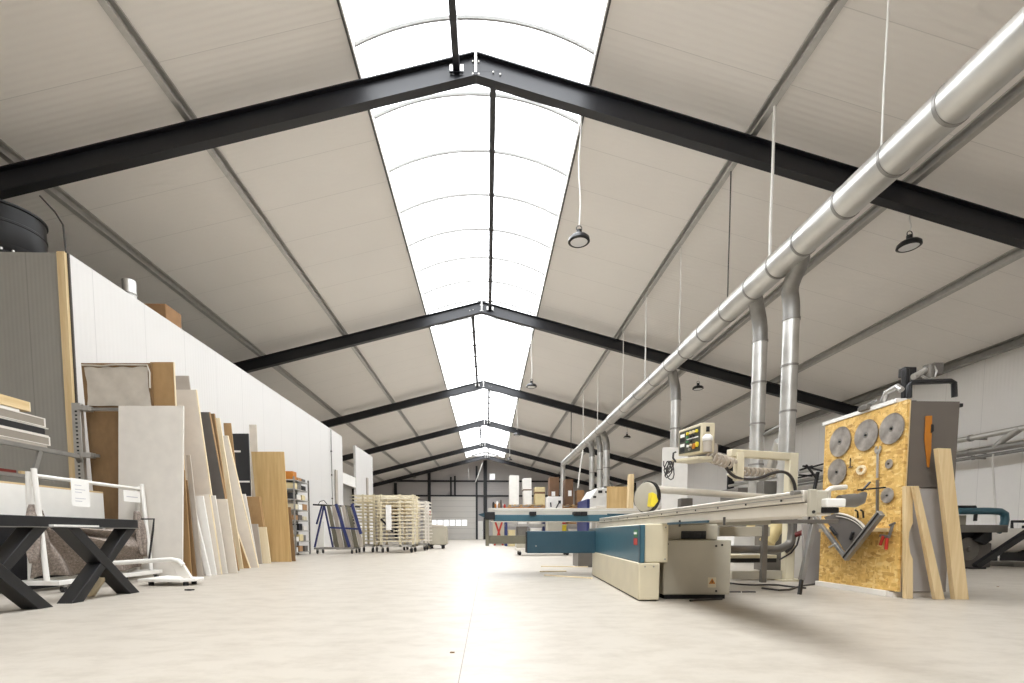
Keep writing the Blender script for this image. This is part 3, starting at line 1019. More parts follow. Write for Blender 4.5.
# notices hung on the trolley rail
pa, pb = at(70.5, 478, X=TXX + .03), at(88.5, 478, X=TXX + .03)
t = thing('paper_notice', 'white paper notice with faint grey lines hanging from the trolley rail', 'paper', (TXX + .03, (pa.y + pb.y) / 2, .9))
obj(MB().bx(TXX + .028, TXX + .03, pa.y, pb.y, TZ - .34, TZ - .015), 'sheet', 'paper', t)
for i, f in enumerate((.25, .4, .5, .72, .82)):
    z = TZ - .015 - .325 * f
    obj(MB().bx(TXX + .0301, TXX + .0312, pa.y + .05, pb.y - (.06 if i % 2 else .11), z, z + .008), 'text_line', 'ink', t)
pa, pb = at(123.5, 492, X=TXX + .03), at(140, 492, X=TXX + .03)
t = thing('paper_notice', 'smaller white label hanging near the right end of the trolley rail', 'paper', (TXX + .03, (pa.y + pb.y) / 2, 1.05))
obj(MB().bx(TXX + .028, TXX + .03, pa.y, pb.y, TZ - .23, TZ - .08), 'sheet', 'paper', t)
obj(MB().bx(TXX + .0301, TXX + .0312, pa.y + .05, pb.y - .05, TZ - .17, TZ - .158), 'text_line', 'ink', t)

# black steel table base: two X legs under a top rail
XA = -3.88
t = thing('table_base', 'black steel dining table base with two crossed X legs, left foreground', 'table base', (XA, 4.55, 0))
obj(MB().bar((XA - .02, 3.4, .748), (XA - .02, 5.52, .748), .05, .09), 'top_rail', 'blackm', t, .004)
for y0, y1 in ((4.53, 5.4), (3.47, 4.34)):
    # one straight flat bar, one bar butted against it in two halves
    w = .135
    obj(MB().prism([(XA - .075, y1 - w, 0), (XA - .075, y1, 0), (XA - .075, y0 + w, .695), (XA - .075, y0, .695)], (.15, 0, 0)), 'leg', 'blackm', t, .004)
    obj(MB().prism([(XA - .07, y0, 0), (XA - .07, y0 + w, 0), (XA - .07, (y0 + y1) / 2 + .02 + w * .2, .3475 + .02), (XA - .07, (y0 + y1) / 2 - w * .55, .3475)], (.14, 0, 0)), 'leg', 'blackm', t, .004)
    obj(MB().prism([(XA - .07, (y0 + y1) / 2 - w * .2, .3475), (XA - .07, (y0 + y1) / 2 + w * .55, .3475), (XA - .07, y1, .695), (XA - .07, y1 - w, .695)], (.14, 0, 0)), 'leg', 'blackm', t, .004)
    obj(MB().bx(XA - .09, XA + .09, y0 - .02, y1 + .02, .695, .7), 'fixing_plate', 'galv', t)
solo(MB().bx(XA - .02, XA + .05, 4.42, 4.92, .7045, .722), 'white_strip', 'white', 'short white strip lying on the black table base', 'strip')
q = [at(83, 596, Y=5.06), at(92, 596, Y=5.06), at(107, 574, Y=5.06), at(101.5, 571, Y=5.06)]
q[0].z = q[1].z = 0
solo(MB().prism(q, (0, .04, 0)), 'plank_offcut', 'pine_pale', 'pale plank end slanting on the floor behind the crossed black legs', 'offcut', None, .003)

# white steel base frame lying by the sheets
t = thing('lying_pedestal', 'white steel pedestal base lying on the floor before the tall offwhite sheet', 'base', (-4.25, 6.3, 0))
p0, p1 = at(132, 585, Z=0), at(200, 585, Z=0)
yb = p0.y
xa, xb = at(146, 584, Y=6.2).x, at(200, 584, Y=6.2).x
obj(MB().prism([(xa, 6.05, .05), (xb - .12, 6.0, .05), (xb, 6.1, .05), (xb, 6.3, .05), (xa, 6.6, .05)], (0, 0, .035)), 'plate', 'white', t, .006)
for x, y in ((xa + .12, 6.12), (xb - .1, 6.08), (xb - .12, 6.28), (xa + .1, 6.5)):
    obj(MB().cyl((x, y, 0), (x, y, .05), .03, 12), 'foot', 'rubber', t)
bl, br = at(114, 563, Y=6.12), at(172, 559.5, Y=6.12)
obj(MB().tube([bl, bl.lerp(br, .5), br, at(179, 561, Y=6.12), at(183, 565, Y=6.12)], .028, 12), 'bar', 'white', t)
f = [at(169, 562, Y=6.12), at(180, 560.5, Y=6.12), at(191, 578, Y=6.12), at(184, 580, Y=6.12), at(176, 574, Y=6.12), at(173, 567, Y=6.12)]
for q in f:
    q.z = max(q.z, .086)
obj(MB().prism(f, (0, .05, 0)), 'fin', 'offwhite', t, .004)
solo(MB().tube([at(141, 519, Y=6.5), at(154, 519, Y=6.5), at(153, 530, Y=6.5), at(149, 560, Y=6.5)], .012, 6), 'wire_bracket', 'blackm', 'thin black wire bracket hooked beside the right trolley posts', 'bracket')
p = at(189, 590.5, Z=0)
solo(MB().prism([p + V((-.05, 0, 0)), p + V((.03, -.02, 0)), p + V((.05, .02, 0)), p + V((-.02, .03, 0))], (0, 0, .014)), 'scrap', 'rubber', 'dark scrap on the floor before the white pedestal base', 'scrap', 'bits lying on the floor')

# shelf rack with tools and cartons
RX0, RX1, RY0, RY1, RH = -5.97, -5.6, 14.35, 15.5, 2.3
t = thing('shelf_rack', 'grey steel shelf rack crowded with tins beside the oak sheet', 'rack', ((RX0 + RX1) / 2, (RY0 + RY1) / 2, 0))
for x in (RX0, RX1):
    for y in (RY0, RY1):
        obj(MB().bx(x - .02, x + .02, y - .02, y + .02, 0, RH), 'upright', 'galv', t)
LV = [.1, .42, .74, 1.05, 1.36, 1.66, 1.96, 2.22]
for z in LV:
    obj(MB().bx(RX0, RX1, RY0, RY1, z - .03, z), 'shelf', 'galv_lt', t)
kinds = ['white', 'blackm', 'carton', 'offwhite', 'dkgrey', 'carton_lt', 'cream', 'galv']
words = {'white': 'white', 'blackm': 'black', 'carton': 'brown', 'offwhite': 'offwhite', 'dkgrey': 'dark grey', 'carton_lt': 'tan', 'orange': 'orange', 'cream': 'cream', 'galv': 'silver'}
lev = ['lowest', 'second lowest', 'third', 'fourth', 'fifth', 'sixth', 'second highest', 'top']
spot = ['near', 'middle', 'far']
for i, z in enumerate(LV):
    y = RY0 + .06
    for j in range(3):
        mt = kinds[(i * 3 + j * 2 + i // 2) % len(kinds)]
        if i == 7 and j == 0:
            mt = 'orange'
        L, H = .24 + .08 * random.random(), (.12 + .1 * random.random())
        if i == 7:
            H = .1 if j else .24
        lab = '%s container at the %s end of the %s shelf of the grey rack' % (words[mt], spot[j], lev[i]) if j != 1 else '%s container in the middle of the %s shelf of the grey rack' % (words[mt], lev[i])
        solo(MB().bx(RX0 + .03, RX1 - .02 - .06 * random.random(), y, y + L, z + .001, z + H), 'container', mt, lab, 'container', 'containers on the grey shelf rack', .008)
        y += .36
# white slab and the A-frame trolley with door frames
board('white_slab', 'small white slab leaning on the booth behind the blue A-frame', [(315, 522), (324, 522), (324, 553), (316, 553)], 17.4, .03, 'white', group=None)
AX0, AX1, AY = -5.75, -4.25, 16.0
t = thing('frame_trolley', 'blue A-frame trolley loaded with slanting grey frames', 'trolley', (-5.0, AY, 0))
obj(MB().bx(AX0 + .2, AX1, AY - .3, AY - .24, .14, .2), 'base_bar', 'galv', t)
obj(MB().bx(AX0 + .2, AX1, AY + .24, AY + .3, .14, .2), 'base_bar', 'galv', t)
for x in (AX0 + .3, AX1 - .1):
    obj(MB().bx(x - .03, x + .03, AY - .24, AY + .24, .14, .2), 'cross_bar', 'galv', t)
    for s in (-1, 1):
        w = obj(MB().lathe([(0, -.02), (.06, -.02), (.06, .02), (0, .02)], (x, AY + s * .27, .06), (1, 0, 0), 16), 'caster_wheel', 'rubber', t)
        obj(MB().bx(x - .03, x + .03, AY + s * .27 - .03, AY + s * .27 + .03, .1, .14), 'fork', 'galv', w)
a = at(324, 505, Y=AY)
for bx_, by_ in ((314.8, 549), (333, 549.5)):
    b = at(bx_, by_, Y=AY)
    b.z = .2
    obj(MB().bar((a.x, AY + .02, a.z), (b.x, AY + .0, b.z), .05, .05, (0, 1, 0)), 'strut', 'blue', t)
b = at(314.5, 524, Y=AY)
obj(MB().bar((a.x - .12, AY + .15, a.z - .02), (b.x, AY + .2, b.z), .05, .05, (0, 1, 0)), 'strut', 'blue', t)
c = at(360, 507, Y=AY)
obj(MB().bar((a.x - .35, AY, a.z + .01), (c.x, AY, c.z), .05, .05), 'top_bar', 'blackm', t)
d, e = at(330, 527.5, Y=AY - .28), at(359, 529, Y=AY - .28)
obj(MB().bar(d, e, .05, .06), 'retaining_bar', 'blue', t)
for (px0, px1) in ((336, 349.5), (352, 361)):
    p, q = at(px0, 504, Y=AY - .32), at(px1, 547 if px0 < 340 else 534, Y=AY - .32)
    obj(MB().bar(p, q, .09, .04, (0, 1, 0)), 'separator', 'blue', t)
for i in range(6):
    px = 326.5 + i * 4.9
    p, q, r, s_ = at(px, 505.5, Y=AY - .1), at(px + 3.2, 505.5, Y=AY - .1), at(px + 12.4, 547.5, Y=AY - .1), at(px + 8.2, 547.5, Y=AY - .1)
    for w_ in (r, s_):
        w_.z = .201
    solo(MB().prism([p, q, r, s_], (0, .06, 0)), 'slanting_frame', ('olive', 'greybeige')[i % 2],
         ('first', 'second', 'third', 'fourth', 'fifth', 'last')[i] + (' dark' if i % 2 == 0 else ' pale') + ' slanting frame from the left on the blue A-frame trolley', 'frame', 'frames on the blue trolley', .004)
solo(MB().tube([at(318, 505, Y=AY), at(320, 501.5, Y=AY), at(324, 500.5, Y=AY), at(327, 504, Y=AY)], .012, 6), 'wire_loop', 'cable', 'thin wire loop on top of the blue A-frame trolley', 'wire')


# drying racks: many tiers of pale bars on castored frames
def drying_rack(x0, x1, y, ztop, tiers, mt, label, load, depth=.9, posts=(.25, .75), over=.12):
    cx = (x0 + x1) / 2
    t = thing('drying_rack', label, 'rack', (cx, y + depth / 2, 0), 'tiered drying racks on casters')
    for yy in (y, y + depth):
        obj(MB().bx(x0, x1, yy - .03, yy + .03, .2, .27), 'base_bar', 'galv_lt', t)
        for f in posts:
            x = x0 + (x1 - x0) * f
            obj(MB().bx(x - .035, x + .035, yy - .03, yy + .03, .2, ztop), 'post', mt, t)
    for x in (x0 + .1, x1 - .1):
        for yy in (y + .04, y + depth - .04):
            w = obj(MB().lathe([(0, -.025), (.085, -.025), (.09, 0), (.085, .025), (0, .025)], (x, yy, .09), (1, .5, 0), 16), 'caster_wheel', 'rubber', t)
            obj(MB().bx(x - .03, x + .03, yy - .04, yy + .04, .14, .2), 'fork', 'galv_lt', w)
    for i in range(tiers):
        z = .4 + (ztop - .42) * i / (tiers - 1)
        jx, jy = random.uniform(-over, over) * .6, random.uniform(-.03, .03)
        m = MB()
        for yy in (y - .04, y + depth * .5, y + depth + .04):
            m.bx(x0 - over + jx * .3, x1 + over + jx * .3, yy - .02, yy + .02, z - .03, z)
        obj(m, 'tier', mt, t)
        if load and i < tiers and (i % load == 0):
            solo(MB().bx(x0 + .05 + jx, x1 - .1 + jx, y + .06, y + depth - .06 + jy * .6, z + .001, z + .025), 'drying_board', random.choice(['pine_pale', 'offwhite', 'beige2']),
                 ('%s pale board from below lying in the ' % ORD[i]) + label.split(' by ')[0].replace('tiered ', ''), 'board', 'boards drying on the racks')
    return t


ORD = ['first', 'second', 'third', 'fourth', 'fifth', 'sixth', 'seventh', 'eighth', 'ninth', 'tenth', 'eleventh', 'twelfth', 'thirteenth', 'fourteenth', 'fifteenth', 'sixteenth']
ya = 16.7
drying_rack(at(355.5, 520, Y=ya).x, at(375, 520, Y=ya).x, ya, at(360, 494.5, Y=ya).z, 15, 'cream', 'cream tiered drying rack by the blue A-frame trolley', 3, .7, (.4, .95))
ya = 16.4
xr0, xr1 = at(379, 520, Y=ya).x, at(414, 520, Y=ya).x
drying_rack(xr0, xr1, ya, at(390, 494.5, Y=ya).z, 14, 'cream_y', 'cream yellow tiered drying rack by the pale wheeled bin, front of the two', 2, .9, (.06, .6, .97), .08)
obj_r = [o for o in scene.objects if o.name.startswith('drying_rack')][-1]
obj(MB().bar(at(381, 519, Y=ya - .05), at(393, 532, Y=ya - .05), .06, .04, (0, 1, 0)), 'diagonal_brace', 'blackm', obj_r)
ya = 18.6
drying_rack(at(401, 520, Y=ya).x, at(427, 520, Y=ya).x, ya, at(410, 501, Y=ya).z, 12, 'offwhite', 'pale grey tiered drying rack by the gable door column, behind the cream yellow one', 3, .8, (.1, .55, .95), .1)
obj(MB().bx(at(386, 520, Y=16.3).x, at(391.5, 520, Y=16.3).x, 16.28, 16.3, at(388, 530, Y=16.3).z, at(388, 505, Y=16.3).z), 'hanging_card', 'paper', obj_r)
# clutter on the far side of the racks
t = thing('tool_cabinet', 'grey cabinet between the pale grey rack and the gable door', 'cabinet', (at(427, 520, Y=21.5).x, 21.7, 0))
obj(MB().bx(at(423, 520, Y=21.5).x, at(431, 520, Y=21.5).x, 21.5, 21.9, 0, at(427, 509, Y=21.5).z), 'body', 'greymach', t, .02)
p = at(429.5, 513, Y=21.5)
obj(MB().cyl(p, p + V((0, -.06, 0)), .07, 12), 'red_button', 'red', t)
# wheeled bin
y = 20.6
x0, x1 = at(425.5, 540, Y=y).x, at(447, 540, Y=y).x
zt = at(436, 524.3, Y=y).z
t = thing('wheeled_bin', 'pale rounded wheeled bin standing alone before the gable door', 'bin', ((x0 + x1) / 2, y + .4, 0))
prof = [(x0 + .04, .17), (x1 - .02, .17), (x1, zt - .35), (x1 - .04, zt - .1), (x1 - .16, zt - .02), (x0 + .2, zt), (x0 + .02, zt - .02), (x0, zt - .1)]
obj(MB().prism([(x, y, z) for x, z in prof], (0, .8, 0)), 'body', 'greymach', t, .04)
obj(MB().prism([(x0 + .02, y - .012, zt - .14), (x1 - .14, y - .012, zt - .12), (x1 - .16, y - .012, zt - .05), (x0 + .02, y - .012, zt - .05)], (0, .02, 0)), 'lid_rim', 'greybeige', t, .01)
for x in (x0 + .2, x1 - .2):
    for yy in (y + .1, y + .7):
        w = obj(MB().lathe([(0, -.04), (.08, -.04), (.085, 0), (.08, .04), (0, .04)], (x, yy, .085), (1, 0, 0), 16), 'caster_wheel', 'rubber', t)
        obj(MB().bx(x - .08, x + .08, yy - .08, yy + .08, .14, .17), 'fork', 'blackm', w)


# ================================================================== PANEL SAW
t = thing('panel_saw', 'large cream and petrol blue sliding table saw standing mid hall on the right', 'table saw', (1.7, 6.0, 0))
pA, pB, pD = at(638, 601.3, Z=0), at(660, 600.3, Z=0), at(592, 575.5, Z=0)
dirL = (pD - pA).normalized()
dirF = V((dirL.y, -dirL.x, 0))
LEN = (pD - pA).length


def fp(a, b, z=0.):
    """footprint point: a metres along the machine, b metres across it"""
    q = pA + dirL * a + dirF * b
    return V((q.x, q.y, z))


def saw_box(a0, a1, b0, b1, z0, z1):
    return MB().prism([fp(a0, b0, z0), fp(a0, b1, z0), fp(a1, b1, z0), fp(a1, b0, z0)], (0, 0, z1 - z0))


obj(saw_box(0, LEN, 0, .2, .012, .365), 'plinth', 'cream', t, .012)
obj(saw_box(.02, LEN - .02, .02, .18, 0, .02), 'plinth_shadow_gap', 'rubber', t)  # black slab stands in for the shadow gap below the plinth
obj(saw_box(.02, LEN, .058, .28, .366, .735), 'housing', 'cream', t, .012)
cov = obj(saw_box(.0, LEN + .5, .012, .056, .3655, .725), 'side_cover', 'teal', t, .008)
obj(saw_box(.0, .05, .006, .0115, .3655, .725), 'edge_fold', 'teal_dk', cov)
for z0, z1, mt in ((.61, .68, 'green'), (.53, .595, 'red')):
    obj(saw_box(.11, .25, .008, .0115, z0, z1), 'badge', mt, cov)
obj(saw_box(.125, .235, .006, .0078, .635, .655), 'badge_line', 'paper', cov)
for a, b, z in ((.0, .06, .33), (.0, .14, .33), (.02, .25, .4), (.02, .25, .7)):
    obj(MB().cyl(fp(a - .004, b, z), fp(a + .004, b, z), .008, 8), 'screw', 'galv', t)
# motor cabinet with vent slot and warning sticker
qa, qb = at(663, 597.5, Z=.02), at(729, 597.0, Z=.02)
mx0, mx1, my = qa.x, qb.x, qa.y
zt = at(700, 540, Y=my).z
cab = obj(MB().bx(mx0, mx1, my, my + 1.5, .045, zt), 'motor_cabinet', 'greymach', t, .012)
obj(MB().bx(mx0 + .03, mx1 - .03, my + .04, my + 1.4, 0, .046), 'cabinet_shadow_gap', 'rubber', t)  # black slab drawn as the dark shadow under the motor cabinet
obj(MB().bx(mx0 + .0, mx1 - .08, my + .12, my + 1.45, zt, .735), 'upper_housing', 'greymach', t, .012)
a, b = at(681, 539, Y=my + .118), at(706, 531, Y=my + .118)
v = obj(MB().bx(a.x, b.x, my + .11, my + .119, a.z, b.z), 'vent', 'blackm', t, .006)
for i in range(4):
    x = a.x + (b.x - a.x) * (i + .5) / 4
    obj(MB().bx(x - .022, x + .022, my + .104, my + .11, a.z + .02, b.z - .02), 'louvre', 'rubber', v)
w0 = at(712, 583, Y=my - .003)
st = obj(MB().bx(w0.x - .04, w0.x + .04, my - .003, my - .001, w0.z - .045, w0.z + .055), 'warning_sticker', 'cream', cab)
tri = [V((w0.x - .033, my - .004, w0.z - .008)), V((w0.x + .033, my - .004, w0.z - .008)), V((w0.x, my - .004, w0.z + .047))]
obj(MB().prism(tri, (0, -.001, 0)), 'warning_triangle', 'orange', cab)
obj(MB().bx(w0.x - .004, w0.x + .004, my - .007, my - .005, w0.z + .004, w0.z + .026), 'warning_mark', 'rubber', cab)
for px, py in ((667.5, 544), (716, 546), (716, 591), (722, 545)):
    q = at(px, py, Y=my)
    obj(MB().cyl((q.x, my - .006, q.z), (q.x, my + .004, q.z), .011, 8), 'screw', 'blackm', cab)
# cast table
obj(MB().bx(1.86, 3.2, 4.9, 6.3, .79, .85), 'table_top', 'galv', t, .004)
obj(MB().bx(2.0, 3.0, 5.05, 6.1, .735, .79), 'table_rib', 'greymach', t)
# sliding beam and carriage, widened out of view to deepen their floor shadow
SX, SY0, SY1 = 1.65, 2.46, 7.15
obj(MB().prism([(SX, SY0, .735), (SX + .13, SY0, .735), (SX + .15, SY0 + .3, .735), (SX + .34, SY0 + .55, .735), (SX + .34, SY1, .735), (SX, SY1, .735)], (0, 0, .065)), 'sliding_beam', 'alu', t, .004)
car = obj(MB().prism([(SX - .012, SY0 + .02, .806), (SX + .14, SY0 + .02, .806), (SX + .18, SY0 + .3, .806), (SX + .52, SY0 + .9, .806), (SX + .52, SY1 - .1, .806), (SX - .012, SY1 - .1, .806)], (0, 0, .06)), 'sliding_carriage', 'alu', t, .006)
obj(MB().bx(SX - .016, SX - .0125, SY0 + .02, SY1 - .1, .829, .834), 'groove', 'groove', car)
obj(MB().bx(SX - .016, SX - .0125, SY0 + .02, SY1 - .1, .848, .851), 'groove', 'groove', car)
obj(MB().bx(SX + .003, SX + .16, SY0 + .02, SY1 - .02, .80, .806), 'slide_gap', 'alu_dk', t)
for i in range(12):
    y = SY0 + .2 + i * .37
    obj(MB().cyl((SX - .018, y, .823), (SX - .012, y, .823), .006, 8), 'rivet', 'rubber', car)
obj(MB().bx(SX - .004, SX + .04, SY0 - .02, SY0 - .001, .728, .868), 'end_plate', 'greymach', t, .006)
obj(MB().bx(SX + .03, SX + .1, SY0 - .02, SY0 + .04, .74, .862), 'end_cap', 'greymach', t, .01)
obj(MB().cyl((SX + .02, SY0 - .026, .752), (SX + .02, SY0 - .018, .752), .008, 8), 'screw', 'rubber', t)
obj(MB().cyl((SX - .02, SY0 + .04, .857), (SX - .07, SY0 + .02, .85), .012, 10), 'stop_knob', 'galv', t)
for y, mt in ((3.32, 'gasket'), (4.1, 'gasket')):
    obj(MB().cyl((SX - .006, y, .70), (SX - .006, y, .755), .009, 8), 'stop_pin', mt, t)
obj(MB().bx(SX - .02, SX - .004, 3.55, 4.35, .722, .74), 'lower_strip', 'teal_dk', t)
# edge shoe clamped on the beam end
sh = obj(MB().bx(SX + .06, SX + .16, SY0 - .06, SY0 + .06, .775, .818), 'edge_shoe', 'white', t, .006)
ypl = SY0 + .0
k0, k1, k2, k3, k4 = at(825, 503, Y=ypl), at(826, 494, Y=ypl), at(833, 488, Y=ypl), at(846, 487, Y=ypl), at(863, 488, Y=ypl)
hd = [k0, k0.lerp(k1, .6), k1, k1.lerp(k2, .35) + V((-.004, 0, .004)), k1.lerp(k2, .75) + V((-.004, 0, .004)), k2, k3]
obj(MB().tube(hd, .013, 10), 'handle_bar', 'alu', t)
obj(MB().tube([at(839, 501, Y=ypl), at(855, 500.5, Y=ypl), at(860, 499, Y=ypl), at(865, 493, Y=ypl)], [.03, .036, .03, .012], 16), 'clamp_cylinder', 'alu_dk', t)
obj(MB().bar(at(858, 490, Y=ypl), at(885, 487.5, Y=ypl), .012, .008), 'clamp_rod', 'blackm', t)
obj(MB().bar(at(862, 491, Y=ypl), at(870, 482, Y=ypl), .012, .006), 'clamp_lever', 'blackm', t)
obj(MB().bx(SX + .06, SX + .15, SY0 - .03, SY0 + .05, .745, .775), 'roller_block', 'blackm', t, .006)

# swinging outrigger: support arm, leg, cross rail, fence
OY = 7.3
a, b = at(527, 553.3, Y=OY - .15), at(590, 531, Y=OY - .15)
obj(MB().bx(a.x, 1.7, OY - .15, OY + .05, a.z, b.z), 'support_arm', 'teal_dk', t, .012)
obj(MB().bx(a.x - .012, a.x - .001, OY - .14, OY + .04, a.z + .01, b.z - .01), 'arm_end_cap', 'blackm', t)
q = at(536, 546, Y=OY - .15)
obj(MB().cyl((q.x, OY - .156, q.z), (q.x, OY - .148, q.z), .012, 8), 'screw', 'galv', t)
a2, b2 = at(487.5, 543.8, Y=OY - .1), at(528, 535.5, Y=OY - .1)
obj(MB().bx(a2.x, a.x - .012, OY - .1, OY, a2.z, b2.z), 'telescopic_arm', 'olive', t, .004)
a3, b3 = at(485.5, 546, Y=OY - .12), at(489, 518, Y=OY - .12)
obj(MB().bx(a3.x, b3.x, OY - .13, OY + .03, a3.z, b3.z), 'arm_post', 'olive', t, .004)
r0, r1 = at(493.5, 521, Y=OY - .12), at(622, 514.8, Y=OY - .12)
rail = obj(MB().bx(r0.x, 1.98, OY - .12, OY - .04, .826, r1.z), 'cross_rail', 'teal', t, .006)
e0, e1 = at(484.5, 519.5, Y=OY - .15), at(495, 511.8, Y=OY - .15)
obj(MB().bx(e0.x, e1.x, OY - .15, OY, e0.z, e1.z), 'rail_end_block', 'blackm', t, .006)
obj(MB().prism([at(478, 514.5, Y=OY - .1), at(485, 512.5, Y=OY - .1), at(485, 518, Y=OY - .1)], (0, .08, 0)), 'rail_nose', 'teal_dk', t)
for px in (533, 577, 584):
    q = at(px, 515, Y=OY - .14)
    obj(MB().bx(q.x - .05, q.x + .05, OY - .15, OY - .02, q.z - .01, q.z + .05), 'stop_block', 'blackm', t, .006)
f0, f1 = at(488, 514.6, Y=OY), at(700, 508.4, Y=OY)
fen = obj(MB().bx(f0.x, 2.6, OY, OY + .05, .92, f1.z), 'fence', 'alu', t, .004)
obj(MB().bx(f0.x, 2.6, OY + .01, OY + .04, .87, .92), 'fence_foot', 'alu_dk', t)
obj(MB().bx(f0.x + .05, 1.95, OY + .05, OY + .6, .83, .866), 'outrigger_table', 'alu', t, .004)
obj(MB().bx(f0.x + .1, 2.5, OY - .004, OY, f1.z - .035, f1.z - .028), 'scale_strip', 'paper', fen)
# stop flap on the fence
p, q = at(640, 513, Y=OY - .3), at(607, 512.5, Y=OY - .3)
obj(MB().bx(q.x, p.x, OY - .32, OY - .3, .9, .93), 'stop_bar', 'teal_dk', t)

# overhead guard hood with its arm tube
hc = at(645.5, 497, Y=5.62)
nrm = V((-.9, -.42, .05)).normalized()
hood = obj(MB().lathe([(0, .03), (.14, .028), (.165, .02), (.172, 0), (.172, -.05), (.16, -.06), (0, -.06)], hc, nrm, 40), 'guard_hood', 'greymach', t)
obj(MB().lathe([(.172, -.01), (.186, -.012), (.186, -.055), (.172, -.057)], hc, nrm, 40), 'hood_rim', 'blackm', hood)
YC = 5.36
obj(MB().prism([at(652, 492, Y=YC), at(656.5, 494, Y=YC), at(658.5, 501, Y=YC), at(654, 507, Y=YC), at(650.5, 506, Y=YC)], (0, .12, 0)), 'hood_chute', 'yellow', t, .008)
g0, g1 = at(650, 489, Y=5.65), at(790, 499, Y=6.5)
obj(MB().cyl(g0, g1, .043, 20), 'guard_arm_tube', 'alu', t)
obj(MB().lathe([(.05, 0), (.05, .05), (.044, .055)], g0, (g1 - g0), 20), 'tube_collar', 'greymach', t)
# rip fence on the table and small fittings
obj(MB().bx(2.3, 2.36, 5.1, 6.1, .852, .93), 'rip_fence', 'alu', t, .006)
q = at(686, 498, Y=6.0)
obj(MB().bx(q.x - .06, q.x + .09, 6.0, 6.12, .86, q.z), 'fence_head', 'alu_dk', t, .01)
# post with cranked arm, swivel and control panel
PX, PY = at(789, 540, Y=6.5).x, 6.5
pz = at(791, 453.3, Y=PY).z
obj(MB().bx(PX - .07, PX + .055, PY - .06, PY + .06, .0, pz), 'post', 'cream_y', t, .012)
obj(MB().bx(PX - .16, PX + .16, PY - .16, PY + .16, 0, .02), 'post_foot', 'cream', t)
aL = at(729, 453, Y=6.25)
obj(MB().bar((PX, PY, pz - .05), (aL.x, 6.25, aL.z), .09, .095), 'panel_arm', 'cream_y', t, .01)
dL = at(737, 481, Y=6.28)
obj(MB().bx(dL.x - .05, dL.x + .05, 6.2, 6.3, dL.z, aL.z), 'arm_bracket', 'cream_y', t, .008)
q = at(729, 473, Y=6.27)
obj(MB().bar(q, (dL.x, 6.27, dL.z + .03), .08, .05), 'bracket_plate', 'cream', t)


def coil(p, q, r, turns, wire):
    d = (q - p)
    a = d.cross(V((0, 0, 1))).normalized()
    b = d.normalized().cross(a)
    N = turns * 12
    return MB().tube([p + d * (i / N) + (a * math.cos(i * PI / 6) + b * math.sin(i * PI / 6)) * r for i in range(N + 1)], wire, 6)


obj(coil(at(709, 456, Y=6.0), at(732, 464, Y=6.22), .06, 6, .02), 'coiled_hose', 'coil', t)
obj(coil(at(742, 471.5, Y=6.25), at(776, 473, Y=6.42), .045, 8, .018), 'coiled_hose', 'coil', t)
cb = [at(725, 466, Y=6.18), at(732, 476, Y=6.2), at(745, 480, Y=6.22), at(760, 478.5, Y=6.25), at(772, 473, Y=6.3), at(784, 471, Y=6.36), at(792, 477, Y=6.4), at(796, 489, Y=6.42), at(796, 520, Y=6.42), at(794, 545, Y=6.4), at(786, 552, Y=6.4)]
for _ in range(2):
    z = [cb[0]]
    for i in range(len(cb) - 1):
        z += [cb[i] * .75 + cb[i + 1] * .25, cb[i] * .25 + cb[i + 1] * .75]
    cb = z + [cb[-1]]
obj(MB().tube(cb, .02, 8), 'power_hose', 'cable', t)
# control panel
F = [at(678.6, 430.8, Y=6.12), at(702, 422.4, Y=5.72), at(701.6, 452.6, Y=5.72), at(678.4, 456.2, Y=6.12)]
F[3].x, F[2].x = F[0].x, F[1].x
xf = F[1].x
box = obj(MB().prism(F, (.16, 0, 0)), 'control_panel', 'cream', t, .012)


def onface(u, v, d=0.):
    p = F[0].lerp(F[1], u).lerp(F[3].lerp(F[2], u), v)
    return p + V((-d, 0, 0))


def quad(u0, u1, v0, v1, d0, d1):
    return MB().prism([onface(u0, v0, d0), onface(u1, v0, d0), onface(u1, v1, d0), onface(u0, v1, d0)], (-(d1 - d0), 0, 0))


face = obj(quad(.06, .95, .1, .93, .001, .005), 'panel_face', 'panelface', box)
for (u0, u1, v0, v1, mt) in ((.12, .3, .2, .32, 'paper'), (.12, .3, .36, .5, 'blackm'), (.12, .3, .57, .68, 'paper'), (.12, .3, .73, .87, 'blackm'), (.4, .88, .42, .46, 'paper')):
    obj(quad(u0, u1, v0, v1, .005, .009), 'display' if mt == 'blackm' else 'label_plate', mt, box)
for u, v, r, mt in ((.45, .24, .018, 'yellow'), (.58, .24, .018, 'carton_lt'), (.71, .24, .018, 'carton_lt'), (.84, .24, .018, 'yellow'), (.45, .38, .015, 'green'), (.58, .38, .015, 'blackm'), (.71, .38, .015, 'blackm'), (.45, .54, .015, 'green'), (.6, .54, .015, 'blackm'), (.48, .7, .016, 'paper'), (.6, .68, .016, 'carton_lt'), (.55, .82, .018, 'galv'), (.74, .74, .034, 'orange'), (.86, .7, .03, 'yellow')):
    p = onface(u, v, .004)
    obj(MB().cyl(p, p + V((-.022, 0, 0)), r, 12), 'button', mt, box)
obj(MB().bx(xf + .03, xf + .12, 5.85, 6.02, F[1].z - .002, F[1].z + .022), 'panel_cap', 'cream', box, .006)
p = at(708, 429, Y=5.715)
obj(MB().bx(p.x - .02, p.x + .02, 5.713, 5.72, p.z - .03, p.z + .03), 'socket', 'blackm', box)
c0, c1 = at(707.5, 452, Y=5.66), at(707.5, 441, Y=5.66)
obj(MB().cyl(c0, c1, .05, 20), 'swivel_joint', 'greybeige', t)
obj(MB().lathe([(.05, 0), (.06, .02), (.055, .05), (.03, .075), (0, .08)], c1, (0, 0, 1), 20), 'swivel_cover', 'paper', t)
c2 = at(714.5, 444, Y=5.8)
